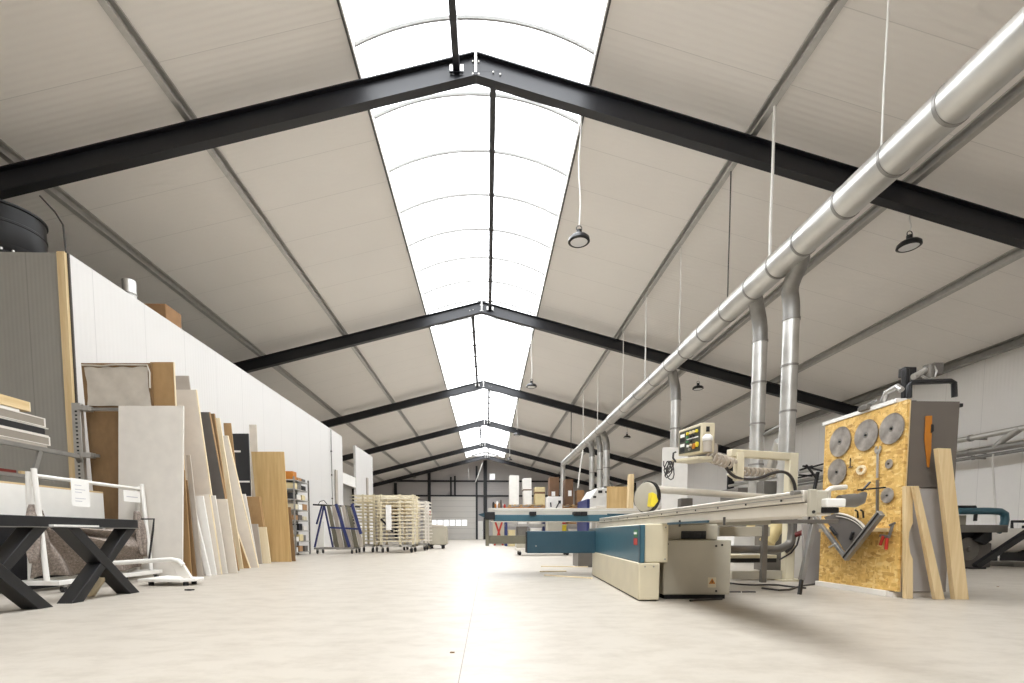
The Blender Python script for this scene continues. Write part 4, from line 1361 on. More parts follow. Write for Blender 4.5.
obj(MB().cyl(c2, c2 + V((0, 0, -.11)), .04, 16), 'swivel_joint', 'greybeige', t)
tr = [at(671, 462.5, Y=5.95), at(698, 456.5, Y=5.66), at(712, 458.5, Y=5.66), at(713, 463, Y=5.85), at(690, 466, Y=6.05)]
zt_ = sum(p.z for p in tr) / 5
obj(MB().prism([V((p.x, p.y, zt_)) for p in tr], (0, 0, .035)), 'panel_tray', 'cream', t, .006)
wires = []
for i in range(5):
    bx0 = at(669, 461, Y=5.9)
    pts = [bx0 + V((.02 * math.sin(i * 2.1), 0, .0))]
    for j in range(1, 9):
        a = j / 8 * PI * 1.6
        pts.append(bx0 + V((.05 * math.sin(a + i) + .012 * (i - 2), -.02 + .01 * i, -.19 * math.sin(a * .62) * (.7 + .12 * i))))
    wires.append(pts)
m = MB()
for w in wires:
    m.tube(w, .007, 6)
m.tube([at(676, 452, Y=5.9), at(673.5, 453, Y=5.9), at(673, 458, Y=5.9), at(676, 462, Y=5.9)], .012, 6)
obj(m, 'loose_wires', 'cable', t)
# under frame on the right side
obj(MB().bar(at(718, 531.5, Y=6.3), at(768, 531.5, Y=6.3), .1, .13), 'frame_beam', 'greymach', t, .006)
a, b = at(760, 583, Z=0), at(767, 583, Z=0)
obj(MB().bx(at(761, 560, Y=6.25).x, at(766, 560, Y=6.25).x, 6.22, 6.28, 0, .79), 'frame_leg', 'alu_dk', t, .004)
obj(MB().bx(at(729, 560, Y=6.6).x, PX - .08, 6.5, 6.6, .02, .13), 'bottom_beam', 'greymach', t, .006)
obj(MB().bx(at(729, 560, Y=6.6).x, PX - .08, 6.64, 6.72, .24, .3), 'bottom_shelf_edge', 'blackm', t)
obj(MB().bx(at(729, 560, Y=6.6).x, PX - .1, 6.6, 7.1, .3, .345), 'bottom_shelf', 'cream', t, .004)
pp = [at(729, 549.5, Y=6.35), at(775, 549.5, Y=6.4), at(784, 548, Y=6.42), at(790, 541, Y=6.43), at(792, 530, Y=6.43), at(792, 521, Y=6.43)]
obj(MB().tube([pp[0], pp[1], pp[1].lerp(pp[2], .6) + V((0, 0, -.0)), pp[2].lerp(pp[3], .4) + V((.02, 0, 0)), pp[3] + V((.012, 0, 0)), pp[4], pp[5]], .055, 14), 'suction_pipe', 'alu_dk', t)
q = at(752, 556, Y=6.7)
sb = obj(MB().bx(at(742, 556, Y=6.7).x, at(758, 556, Y=6.7).x, 6.68, 6.74, .346, at(750, 553.5, Y=6.7).z), 'socket_strip', 'paper', t, .006)
for px in (745, 751, 755.5):
    q = at(px, 557, Y=6.68)
    obj(MB().bx(q.x - .02, q.x + .02, 6.67, 6.681, q.z - .015, q.z + .02), 'socket', 'blackm', sb)
# support rail with splayed leg reaching towards the toolboard
ra, rb = at(753, 520.3, Y=5.35), at(838, 514.5, Y=5.2)
rb.z = ra.z = .775
obj(MB().bar(ra, rb, .05, .045), 'support_rail', 'alu_dk', t, .004)
lt, lb = at(813.5, 523, Y=5.25), at(801.5, 580, Y=5.15)
ft = at(799.5, 594.5, Z=0)
obj(MB().bar(lt, lb, .05, .05, (0, 1, 0)), 'support_leg', 'galv', t, .004)
obj(MB().bar(lb, ft, .03, .03, (0, 1, 0)), 'leg_foot', 'blackm', t)
# plug and lead on the post
q = at(798, 534.5, Y=6.4)
obj(MB().cyl(q + V((-.05, 0, -.01)), q + V((.05, -.03, .03)), .035, 14), 'power_plug', 'red_dk', t)
obj(MB().tube([q + V((.02, 0, -.02)), at(797, 545, Y=6.4), at(791, 553, Y=6.42), at(779, 560, Y=6.45)], .012, 6), 'lead', 'cable', t)
# cables on the floor around the saw
for i, px in enumerate((((729, 583), (748, 585), (775, 584.5), (790, 586.5), (806, 588)), ((762, 588), (785, 591), (800, 586), (815, 584)), ((690, 600.5), (700, 599.5), (722, 598.8)))):
    pts = [at(x, y, Z=.012) for x, y in px]
    q = [pts[0]]
    for k in range(len(pts) - 1):
        q += [pts[k] * .75 + pts[k + 1] * .25, pts[k] * .25 + pts[k + 1] * .75]
    q.append(pts[-1])
    solo(MB().tube(q, .011, 6), 'floor_cable', 'cable', ('dark cable on the floor under the saw frame', 'dark cable curling on the floor by the splayed support leg', 'short dark cable end on the floor beside the motor cabinet')[i], 'cable', 'cables on the floor')
for i, (px, py) in enumerate(((734, 592.5), (749, 592.5))):
    q = at(px, py, Z=0)
    solo(MB().prism([q + V((-.08, 0, 0)), q + V((.07, -.01, 0)), q + V((.08, .03, 0)), q + V((-.06, .03, 0))], (0, 0, .012)), 'scrap', 'cable', ('dark offcut on the floor right of the motor cabinet', 'dark offcut on the floor between the motor cabinet and the splayed leg')[i], 'scrap', 'bits lying on the floor')

# flexible hoses and low pipe behind the saw
b1, b2 = rB[1], rA[1]
obj(MB().lathe([(.135 - .012 * (i % 2), -i * .05) for i in range(14)], b1, (0, 0, 1), 20), 'flexible_hose', 'hose', DUCT)
pts = [b2 + V((-.28 * (i / 12) ** 1.5, 0, -i * .055)) for i in range(13)]
obj(MB().tube(pts, [.13 - .012 * (i % 2) for i in range(13)], 20), 'flexible_hose', 'hose', DUCT)

# grey and white boards behind the support leg
solo(MB().prism([at(803, 524, Y=6.05), at(822, 524, Y=6.05), V((at(820, 584, Y=6.05).x, 6.05, 0)), V((at(804, 584, Y=6.05).x, 6.05, 0))], (0, .03, 0)), 'grey_board', 'lowgrey', 'grey board leaning on the back edge of the toolboard cabinet', 'board', None, .003)
solo(MB().prism([at(793, 500, Y=6.95), at(808, 500, Y=6.95), V((at(806, 580, Y=6.95).x, 6.95, 0)), V((at(794, 580, Y=6.95).x, 6.95, 0))], (0, .03, 0)), 'white_board', 'white', 'narrow white board upright behind the cream saw post', 'board', None, .003)
# tall boards standing behind the saw
p = at(663, 447.5, Y=9.5)
solo(MB().prism([p, at(688, 447.5, Y=9.5), V((at(686, 560, Y=9.5).x, 9.5, 0)), V((at(660.5, 560, Y=9.5).x, 9.5, 0))], (0, .03, 0)), 'tall_white_board', 'white', 'tall white board standing upright behind the control panel', 'board', None, .003)
solo(MB().prism([at(629.5, 474, Y=9.0), at(634.3, 474, Y=9.0), V((at(632, 560, Y=9.0).x, 9.0, 0)), V((at(626, 560, Y=9.0).x, 9.0, 0))], (0, .12, 0)), 'pine_post', 'pine', 'upright pine plank left of the round guard hood', 'plank', None, .004)
a, b = at(606, 560, Y=11.5), at(630, 486.5, Y=11.5)
solo(MB().bx(a.x, b.x, 11.5, 11.53, 0, b.z), 'wood_sheet', 'oak', 'light wood sheet standing between the far ducts and the upright pine plank', 'board', None, .003)
# tool rack of rods behind the beam end
q0 = at(806, 497, Y=7.6)
t = thing('tool_stand', 'stand of thin dark rods behind the beam end, left of the toolboard', 'stand', (q0.x, 7.6, 0))
obj(MB().bar((q0.x - .1, 7.6, 0), at(818, 472, Y=7.6), .03, .05, (0, 1, 0)), 'pole', 'blackm', t)
obj(MB().bar((q0.x + .1, 7.65, 0), at(808, 500, Y=7.6), .12, .06, (0, 1, 0)), 'bracket', 'greybeige', t)
for i, (x0, y0_, x1, y1_) in enumerate(((800, 470, 812, 466), (797, 478, 816, 474), (803, 466, 822, 471), (806, 465, 818, 480), (812, 467, 823, 464), (799, 475, 812, 476))):
    obj(MB().bar(at(x0, y0_, Y=7.55), at(x1, y1_, Y=7.6), .025, .025), 'rod', 'blackm', t)
obj(MB().bx(q0.x - .25, q0.x + .35, 8.38, 8.6, 0, at(806, 481, Y=8.4).z), 'bench_block', 'alu_dk', t, .01)

# ================================================================== TOOLBOARD CABINET
OX, OY0, OY1 = 4.1, 4.69, 5.83
CZ = at(908, 399.2, X=OX).z
t = thing('toolboard_cabinet', 'tall cabinet faced with chipboard carrying saw blades, right foreground', 'cabinet', (4.4, 5.4, 0))
SX1 = at(957.5, 400, Y=OY0 + .03).x
obj(MB().bx(OX + .03, SX1, OY0 + .03, OY1, .05, CZ - .012), 'carcass', 'lowgrey', t, .004)
obj(MB().bx(OX, OX + .028, OY0, OY1 + .01, .06, CZ), 'chipboard_face', 'osb', t, .002)
obj(MB().bx(OX + .028, OX + .036, OY0 - .004, OY0 + .03, .06, CZ), 'board_edge', 'pine', t)
zsp = at(925, 487.5, Y=OY0).z
obj(MB().bx(OX + .05, SX1, OY0 + .004, OY0 + .029, zsp, CZ - .014), 'upper_door', 'panelgrey', t, .003)
obj(MB().bx(OX + .06, SX1 - .03, OY0 + .012, OY0 + .029, .06, zsp - .008), 'lower_door', 'lowgrey', t, .003)
obj(MB().bx(OX + .0, SX1, OY0 + .05, OY1, 0, .05), 'base', 'offwhite', t)
obj(MB().bx(OX - .03, OX + .02, OY0 + .1, OY1 + .03, 0, .058), 'kick_strip', 'offwhite', t, .004)
obj(MB().bx(OX - .01, OX + .1, OY0 + .12, OY1 + .05, CZ + .002, CZ + .045), 'top_trim', 'white', t, .004)
obj(MB().bx(OX - .07, OX - .001, OY0 + .08, OY1 - .05, .66, .70), 'ledge', 'pine_y', t, .003)


def on(px, py, d=.0):
    return at(px, py, X=OX - d)


def sawblade(px, py, hpx, label, teeth=48, bore=.018, mt='blade', slots=True):
    c = on(px, py, .012)
    R = hpx / 2 * math.hypot(c.x, c.y) * 0 + hpx / 2 * c.y / FPX
    t = thing('saw_blade', label, 'saw blade', c, 'saw blades on the chipboard')
    outer, n = [], teeth * 2
    for i in range(n):
        r = R if i % 2 == 0 else R * .955
        a = 2 * PI * (i + (.35 if i % 2 else 0)) / n
        outer.append((r * math.cos(a), r * math.sin(a)))
    th = .004
    m = MB()
    vs = [c + V((-th, y, z)) for y, z in outer] + [c + V((th, y, z)) for y, z in outer]
    vs += [c + V((-th, bore * math.cos(2 * PI * i / n), bore * math.sin(2 * PI * i / n))) for i in range(n)]
    vs += [c + V((th, bore * math.cos(2 * PI * i / n), bore * math.sin(2 * PI * i / n))) for i in range(n)]
    fs = []
    for i in range(n):
        j = (i + 1) % n
        fs += [(i, j, n + j, n + i), (i, j, 2 * n + j, 2 * n + i), (n + i, n + j, 3 * n + j, 3 * n + i), (2 * n + i, 2 * n + j, 3 * n + j, 3 * n + i)]
    m.add(vs, fs)
    obj(m, 'disc', mt, t)
    obj(MB().lathe([(bore, -.006), (R * .2, -.006), (R * .2, -.004)], c, (1, 0, 0), 28), 'hub_ring', 'galv', t)
    obj(MB().cyl(c + V((-.012, 0, 0)), c + V((.01, 0, 0)), bore * .7, 10), 'peg', 'blackm', t)
    return t


sawblade(840, 441.8, 29.8, 'saw blade at the left of the top row of three on the chipboard', 60)
sawblade(866, 435.2, 31.1, 'middle saw blade of the top row of three on the chipboard', 72)
sawblade(891.5, 428.7, 30.8, 'saw blade at the right of the top row of three on the chipboard', 60)
sawblade(836.9, 472, 26.4, 'lone saw blade below the left end of the top row on the chipboard', 48)
sawblade(889, 463.8, 9.5, 'tiny cutter disc hanging right of the wrench', 16, .012)
sawblade(887.3, 495.4, 16, 'small coarse-toothed cutter low on the right of the chipboard', 12, .012)
c = on(861.5, 470, .02)
solo(MB().lathe([(.026, -.015), (.05, -.015), (.052, 0), (.05, .02), (.026, .02), (.026, -.015)], c, (1, .25, 0), 24), 'plastic_ring', 'pine_pale', 'pale ring hanging between the lone saw blade and the wrench', 'ring')
a, b = on(877.8, 452, .012), on(877.2, 478, .012)
t = thing('wrench', 'long open-ended wrench hanging head up on the chipboard', 'wrench', b)
obj(MB().bar(a, b, .008, .028, (0, 1, 0)), 'shank', 'galv_lt', t, .002)
hp = [(-.03, 0), (-.045, .035), (-.03, .075), (-.014, .072), (-.016, .04), (.012, .036), (.02, .07), (.036, .066), (.045, .03), (.02, -.01)]
obj(MB().prism([a + V((-.004, -y, z - .01)) for y, z in hp], (.01, 0, 0)), 'jaw', 'galv_lt', t)
a, b = on(877.4, 480, .012), on(877.3, 517, .012)
solo(MB().bar(a, b, .02, .02, (0, 1, 0)), 'hanging_bar', 'alu_dk', 'thin dark bar hanging straight below the wrench', 'bar')
solo(MB().tube([on(850.5, 458, .01), on(850, 467, .01), on(848.8, 467.5, .01), on(852.5, 466.6, .01)], .006, 6), 'hex_key', 'blackm', 'small bent key beside the lone saw blade', 'key')
for i, (px, lab) in enumerate(((858, 'left'), (863.5, 'right'))):
    p = on(px, 518, .02)
    solo(MB().tube([p, p + V((-.01, 0, .07)), p + V((-.05, -.02, .085))], .01, 6), 'hex_key', 'blackm', 'dark key stuck in the ledge above the grey quadrant, %s of the pair' % lab, 'key', 'keys in the ledge')
# mitre quadrant hung on the board
t = thing('mitre_quadrant', 'grey mitre quadrant with two aluminium arms hanging point down on the chipboard', 'mitre gauge', on(848, 559, .06))
C_, L_, R_ = on(848, 558.5, .11), on(816.5, 516, .11), on(884, 513, .11)
A0, A1 = on(824, 517, .11), on(836, 513, .11)
E0 = on(869, 534, .11)
arc = [A1]
for i in range(1, 10):
    u = i / 10
    ctl = on(861, 515, .11)
    arc.append(A1 * (1 - u) ** 2 + ctl * 2 * u * (1 - u) + E0 * u * u)
arc.append(E0)
obj(MB().prism([C_ + V((0, 0, .02)), A0] + arc, (.02, 0, 0)), 'plate', 'dkgrey', t)
obj(MB().tube([q + V((-.01, 0, 0)) for q in arc], .011, 8), 'scale_arc', 'alu', t)
obj(MB().tube([C_.lerp(q, .93) + V((-.008, 0, 0)) for q in arc], .005, 6), 'scale_line', 'alu', t)
obj(MB().bar(C_ + V((-.02, 0, 0)), L_ + V((-.02, 0, 0)), .035, .04, (1, 0, 0)), 'arm', 'galv', t, .003)
fa = obj(MB().bar(C_ + V((-.03, 0, 0)), R_ + V((-.03, 0, 0)), .07, .05, (1, 0, 0)), 'fence_arm', 'galv', t, .004)
obj(MB().bar(C_ + V((-.058, .0, .01)), R_ + V((-.058, 0, 0)), .016, .006, (1, 0, 0)), 'slot', 'blackm', fa)
q = on(833, 545, .14)
obj(MB().cyl(q + V((.06, 0, 0)), q, .02, 12), 'clamp_screw', 'galv_lt', t)
obj(MB().bar(q + V((0, .06, -.03)), q + V((0, -.05, .02)), .022, .022), 'clamp_lever', 'galv_lt', t, .004)
for (x0, y0_, x1, y1_) in ((830, 527, 836, 535), (850, 540, 853, 532)):
    obj(MB().bar(on(x0, y0_, .125), on(x1, y1_, .125), .03, .02, (1, 0, 0)), 'grip', 'blackm', t, .004)
# screw clamp with red handles
t = thing('screw_clamp', 'screw clamp with two red handles hanging under the ledge', 'clamp', on(889, 540, .05))
obj(MB().bar(on(893, 524, .05), on(888.5, 538, .05), .012, .03, (0, 1, 0)), 'bar', 'galv', t, .003)
obj(MB().bar(on(889.5, 537, .05), on(880, 535.5, .05), .02, .028), 'jaw', 'alu_dk', t, .004)
obj(MB().bar(on(895, 523, .05), on(889.5, 525.5, .05), .02, .022), 'jaw', 'alu_dk', t, .004)
for a_, b_ in (((883.5, 536), (880.3, 545)), ((887, 538), (886, 549.5))):
    obj(MB().cyl(on(*a_, .06), on(*b_, .06), .015, 10), 'handle', 'red', t)
# handsaw on the side door
ys = OY0 - .012
t = thing('hand_saw', 'orange handled tool with dark grip hanging on the taupe cabinet side', 'hand tool', at(929, 468, Y=ys))
obj(MB().prism([at(926, 416, Y=ys), at(932.5, 415.5, Y=ys), at(931.5, 450, Y=ys), at(929.5, 467.5, Y=ys), at(927.8, 467, Y=ys), at(925.2, 440, Y=ys)], (0, .012, 0)), 'blade_guard', 'orange', t, .003)
gp = [at(932, 424, Y=ys - .01), at(934.3, 424.5, Y=ys - .01), at(934.3, 431, Y=ys - .01), at(931.5, 433, Y=ys - .01)]
obj(MB().prism(gp, (0, .025, 0)), 'grip', 'blackm', t, .004)
# timbers leaning against the cabinet
yt = OY0 - .03
def leaner(pix, y, mt, lab, th=.045, cut=None):
    pts = [at(px, py, Y=y) for px, py in pix]
    for p in pts:
        if p.z < .12:
            p.z = 0
    t = solo(MB().prism(pts, (0, th, 0)), 'timber', mt, lab, 'timber', 'timbers leaning on the toolboard cabinet', .003)
    return t


leaner([(906, 486), (913, 486), (913, 523), (909.5, 532), (908.8, 541), (910.5, 553), (913, 559), (913, 601), (906, 601)], yt - .05, 'pine', 'short pine timber with a scalloped edge by the chipboard corner')
leaner([(914, 486), (919, 486), (945, 601.5), (935.5, 601.5)], yt - .11, 'pine', 'middle leaning pine timber, slanting across the pale lower door', .04)
leaner([(938, 448), (951, 448.5), (969, 602), (955, 602)], yt - .12, 'pine', 'tallest pine timber leaning on the right of the cabinet side', .05)
# things on top of the cabinet
TZ_ = CZ + .0
t = thing('power_feeder', 'dark feeder tool with grey cylinder and motor on top of the toolboard cabinet', 'machine', (4.35, 5.2, TZ_))
obj(MB().bar(at(905, 398, Y=5.0), at(905.5, 369, Y=5.0), .05, .06, (0, 1, 0)), 'column', 'blackm', t, .01)
obj(MB().bx(at(901, 390, Y=5.05).x, at(913.5, 390, Y=5.05).x, 5.02, 5.1, at(905, 377, Y=5.05).z, at(905, 367.5, Y=5.05).z), 'head_block', 'blackm', t, .01)
obj(MB().cyl(at(913, 377, Y=5.0), at(927, 369.5, Y=5.0), .03, 14), 'cylinder', 'galv_lt', t)
obj(MB().cyl(at(929, 378.5, Y=5.0), at(929, 365, Y=5.0), .05, 14), 'motor', 'alu_dk', t)
obj(MB().bx(at(932, 370, Y=5.0).x, at(942, 370, Y=5.0).x, 4.98, 5.1, at(935, 375, Y=5.0).z, at(935, 363, Y=5.0).z), 'gear_box', 'dkgrey', t, .008)
obj(MB().tube([at(934, 366, Y=4.96), at(936.5, 371, Y=4.96), at(934.5, 377, Y=4.96), at(929, 379.5, Y=4.96), at(922, 376, Y=4.96)], .011, 6), 'hose', 'galv_lt', t)
t = thing('steel_bow', 'black bent steel bow standing on the cabinet top above the taupe door', 'bow', at(930, 398, Y=4.95))
bp = [at(909, 398, Y=4.95), at(909, 386, Y=4.95), at(911.5, 382.5, Y=4.95), at(950, 381, Y=4.95), at(954, 383, Y=4.95), at(954.5, 397, Y=4.95)]
obj(MB().tube([bp[0], bp[1], bp[2], bp[3], bp[4], bp[5]], .026, 8), 'bow', 'blackm', t)
obj(MB().bx(bp[5].x - .05, bp[5].x + .05, 4.9, 5.0, TZ_ - .011, TZ_ + .025), 'foot', 'blackm', t, .004)
obj(MB().bx(bp[0].x - .04, bp[0].x + .04, 4.9, 5.0, TZ_ - .011, TZ_ + .05), 'foot', 'blackm', t, .004)
t = thing('small_vice', 'little grey fitting on the white trim of the toolboard cabinet', 'fitting', at(866, 412, X=OX))
q = at(865, 408, X=OX - .02)
obj(MB().bx(q.x - .03, q.x + .03, q.y - .06, q.y + .06, q.z - .03, q.z + .03), 'body', 'alu_dk', t, .008)
obj(MB().bar(q + V((0, -.02, .02)), q + V((.02, -.12, .05)), .02, .02), 'lever', 'galv', t)
q = at(893, 396, X=OX + .08)
solo(MB().tube([q + V((.0, .12, -.02)), q + V((0, .08, .06)), q + V((0, -.05, .08)), q + V((0, -.1, .03))], .03, 10), 'pipe_bend', 'galv_lt', 'small bright pipe bend on the cabinet top beside the dark feeder tool', 'pipe')
q = at(926, 397, Y=5.15)
solo(MB().bx(q.x - .02, q.x + .16, 5.1, 5.2, TZ_ - .01, TZ_ + .035), 'tray', 'offwhite', 'small pale tray under the black bow on the cabinet top', 'tray', None, .006)


# ================================================================== RIGHT BACKGROUND
# grey machine with petrol blue arm by the wall
y = 8.9
t = thing('planing_machine', 'dark grey machine with a petrol blue bow arm by the right wall', 'machine', (9.0, y, 0))
a, b = at(950, 570, Y=y), at(992, 546, Y=y)
obj(MB().bx(a.x, b.x, y, y + .8, .0, at(970, 543, Y=y).z), 'body', 'dkgrey', t, .02)
obj(MB().bx(a.x - .1, at(1000, 527, Y=y).x, y - .15, y + .9, at(970, 532.5, Y=y).z, at(970, 525, Y=y).z), 'table', 'alu_dk', t, .01)
obj(MB().bx(a.x, b.x - .2, y + .05, y + .8, at(970, 543, Y=y).z, at(970, 532.5, Y=y).z), 'under_table', 'blackm', t)
q = at(968, 549, Y=y - .02)
obj(MB().lathe([(0, -.05), (.05, -.05), (.05, -.02), (.2, -.02), (.22, 0), (.2, .02), (.15, .02), (.15, 0)], q, (0, 1, 0), 24), 'hand_wheel', 'alu_dk', t)
obj(MB().prism([at(975, 540, Y=y - .1), at(992, 528, Y=y - .1), at(992, 540, Y=y - .1), at(985, 545, Y=y - .1)], (0, .3, 0)), 'bracket', 'blackm', t)
bp = [at(958, 511, Y=y), at(990, 511, Y=y), at(1000, 511.5, Y=y), at(1004.5, 514, Y=y), at(1005, 520, Y=y), at(1003.5, 527, Y=y), at(998, 531, Y=y)]
obj(MB().tube(bp, .065, 12), 'bow_arm', 'teal', t)
obj(MB().bx(at(957, 515, Y=y).x, at(972, 515, Y=y).x, y + .1, y + .3, at(960, 525, Y=y).z, at(960, 515, Y=y).z), 'head', 'greymach', t, .01)
obj(MB().tube([at(958, 507, Y=y), at(975, 507, Y=y), at(976, 512, Y=y), at(975, 521, Y=y)], .03, 8), 'hose', 'blackm', t)
obj(MB().bx(at(993, 560, Y=y).x, at(999, 560, Y=y).x, y + .2, y + .35, 0, at(996, 528, Y=y).z), 'stand_post', 'alu_dk', t, .006)
# tank on the wall side and the black crossed stand
y = 9.8
a, b = at(1000, 553, Y=y), at(1040, 528, Y=y)
t = thing('white_tank', 'rounded pale tank between the blue-armed machine and the frame edge', 'tank', ((a.x + b.x) / 2, y + .4, 0))
zc, r = (a.z + b.z) / 2, (b.z - a.z) / 2
obj(MB().lathe([(0, -.75), (r * .7, -.72), (r, -.55), (r, .55), (r * .7, .72), (0, .75)], ((a.x + b.x) / 2, y + .4, zc), (1, 0, 0), 28), 'shell', 'offwhite', t)
for dx in (-.4, .4):
    x = (a.x + b.x) / 2 + dx
    obj(MB().bx(x - .05, x + .05, y + .1, y + .7, 0, zc - r * .8), 'foot', 'blackm', t)
obj(MB().tube([at(1012, 530, Y=y + .4), at(1012, 521.5, Y=y + .4), at(1034, 521.5, Y=y + .4), at(1034, 530, Y=y + .4)], .03, 8), 'handle', 'blackm', t)
y = 8.55
p, q = at(1002, 571, Z=0), at(1030, 538, Y=y)
t = thing('steel_trestle', 'black slanting steel trestle leg at the right frame edge', 'trestle', (p.x + .4, p.y, 0))
x1 = p.x + 1.1
obj(MB().bar((p.x + .05, y, .04), (x1, y, .74), .1, .09, (0, 1, 0)), 'leg', 'blackm', t, .004)
obj(MB().bar((2 * x1 - p.x - .05, y, .04), (x1 + .1, y, .74), .1, .09, (0, 1, 0)), 'leg', 'blackm', t, .004)
obj(MB().bx(p.x - .1, p.x + .2, y - .06, y + .06, 0, .03), 'foot', 'blackm', t)
obj(MB().bx(x1 - .15, x1 + .6, y - .05, y + .06, .74, .79), 'top_rail', 'blackm', t)
y = 9.0
a, b = at(1013, 572, Y=y), at(1040, 562, Y=y)
solo(MB().bx(a.x, b.x, y, y + .5, 0, b.z), 'grey_case', 'alu_dk', 'low grey case on the floor behind the black trestle', 'case', None, .02)

# white machine under the three far ducts
y = 20.6
def X_(px):
    return at(px, 500, Y=y).x
def Z_(py):
    return at(600, py, Y=y).z
t = thing('white_machine', 'big white machine with slanted hood under the three far upright ducts', 'machine', (X_(620), y + 1, 0))
obj(MB().prism([(X_(590), y, .02), (X_(650), y, .02), (X_(650), y, Z_(500)), (X_(629), y, Z_(497)), (X_(623), y, Z_(487)), (X_(597), y, Z_(488)), (X_(590), y, Z_(499))], (0, 2.2, 0)), 'hood', 'machwhite', t, .03)
obj(MB().bx(X_(587), X_(590) - .01, y, y + 2.2, .02, Z_(499)), 'side_door', 'blue', t, .01)
for (x0, x1, y0_, y1_) in ((598, 602, 490.5, 493), (605, 608, 491, 493), (614, 618, 496, 498.5), (609, 615, 498, 500.5), (593, 596, 496, 498)):
    obj(MB().bx(X_(x0), X_(x1), y - .03, y - .005, Z_(y1_), Z_(y0_)), 'black_mark', 'rubber', t)
obj(MB().lathe([(.0, -.35), (.32, -.35), (.34, 0), (.3, .3), (0, .34)], (X_(641), y - .4, Z_(499)), (1, 0, 0), 24), 'motor', 'alu_dk', t)
obj(MB().bx(X_(637), X_(645), y - .6, y - .1, .02, Z_(503)), 'motor_base', 'alu_dk', t, .01)
obj(MB().tube([(X_(604), y + .3, Z_(488)), (X_(610), y + .2, Z_(481)), (X_(614), y + .2, Z_(486))], .07, 8), 'hose', 'galv', t)

# pallet rack with cartons in the far right
y = 25.0
def RX(px):
    return at(px, 510, Y=y).x
def RZ(py):
    return at(545, py, Y=y).z
t = thing('pallet_rack', 'far pallet rack with blue uprights carrying cartons', 'rack', (RX(548), y + .6, 0))
for px in (506.3, 546, 589):
    for yy in (y, y + 1.1):
        obj(MB().bx(RX(px) - .06, RX(px) + .06, yy - .05, yy + .05, 0, RZ(507.5) if px != 506.3 else RZ(520)), 'upright', 'blue', t)
for z in (RZ(507.5), RZ(524)):
    for yy in (y, y + 1.1):
        obj(MB().bx(RX(505), RX(589), yy - .03, yy + .03, z - .12, z - .001), 'beam', 'orange' if z > 1.5 else 'galv_lt', t)
zs, zl = RZ(507.5), RZ(524)
pal = thing('wooden_pallet', 'brown wooden pallets in a row under the far white cartons', 'pallet', (RX(525), y + .5, zs), 'pallets on the far rack')
def pallet(t, x0, x1, y0, y1, z):
    for yy in (y0, (y0 + y1) / 2 - .05, y1 - .1):
        for i in range(4):
            xx = x0 + (x1 - x0 - .14) * i / 3
            obj(MB().bx(xx, xx + .14, yy, yy + .1, z + .02, z + .12), 'block', 'brown', t)
        obj(MB().bx(x0, x1, yy, yy + .1, z, z + .02), 'runner', 'brown', t)
    for i in range(7):
        xx = x0 + (x1 - x0 - .1) * i / 6
        obj(MB().bx(xx, xx + .1, y0, y1, z + .12, z + .145), 'slat', 'pine', t)
pallet(pal, RX(508.5), RX(545), y - .1, y + 1.0, zs)
pal['label'] = 'long wooden pallet under the far white cartons on the rack'
p2 = thing('wooden_pallet', 'wooden pallet under the brown cartons, right part of the far rack', 'pallet', (RX(575), y + .5, zs), 'pallets on the far rack')
pallet(p2, RX(549), RX(586), y - .1, y + 1.0, zs)
zc = zs + .146


def carton(x0, x1, py0, z0, mt, lab, yy=None, tape=None, name='carton', base=None):
    yy = y if yy is None else yy
    zt = RZ(py0)
    b = base if base is not None else z0
    t = thing(name, lab, 'box', ((RX(x0) + RX(x1)) / 2, yy + .4, b), 'cartons on the far rack')
    obj(MB().bx(RX(x0), RX(x1), yy, yy + .75, b, zt), 'box', mt, t, .012)
    if tape:
        zz_ = b + (zt - b) * .62
        obj(MB().bx(RX(x0) - .004, RX(x1) + .004, yy - .006, yy + .5, zz_, zz_ + .1), 'tape', tape, t)
    return zt


carton(509.5, 519, 475.5, zc, 'white', 'tall white carton, leftmost on the far rack')
za_ = carton(523.5, 531.8, 490.5, zc, 'white', 'lower of the two stacked white cartons on the far rack')
carton(523, 531.4, 478.2, za_ + .004, 'white', 'upper of the two stacked white cartons on the far rack', base=za_ + .06)
obj(MB().bx(RX(523.2), RX(531.6), y, y + .7, za_ + .002, za_ + .058), 'pad', 'carton_dk', [o for o in scene.objects if o.name.startswith('carton')][-1])
carton(535, 545, 487, zc, 'carton_lt', 'pale tan carton with a dark tape band on the far rack', tape='carton_dk')
carton(549.5, 559, 477, zc, 'carton_dk', 'tall brown carton behind the white box with black marks')
p_ = [o for o in scene.objects if o.name.startswith('carton')][-1]
obj(MB().bx(RX(551.5), RX(555), y - .01, y - .002, RZ(496), RZ(491.5)), 'label_sheet', 'paper', p_)
carton(565, 573, 479, zc, 'carton_dk', 'brown carton right of the duct drop on the far rack')
p_ = [o for o in scene.objects if o.name.startswith('carton')][-1]
obj(MB().bx(RX(568), RX(571.5), y - .01, y - .002, RZ(496), RZ(490.5)), 'label_sheet', 'paper', p_)
carton(577, 584, 490, zc, 'carton', 'smaller tan carton at the right end of the far rack')
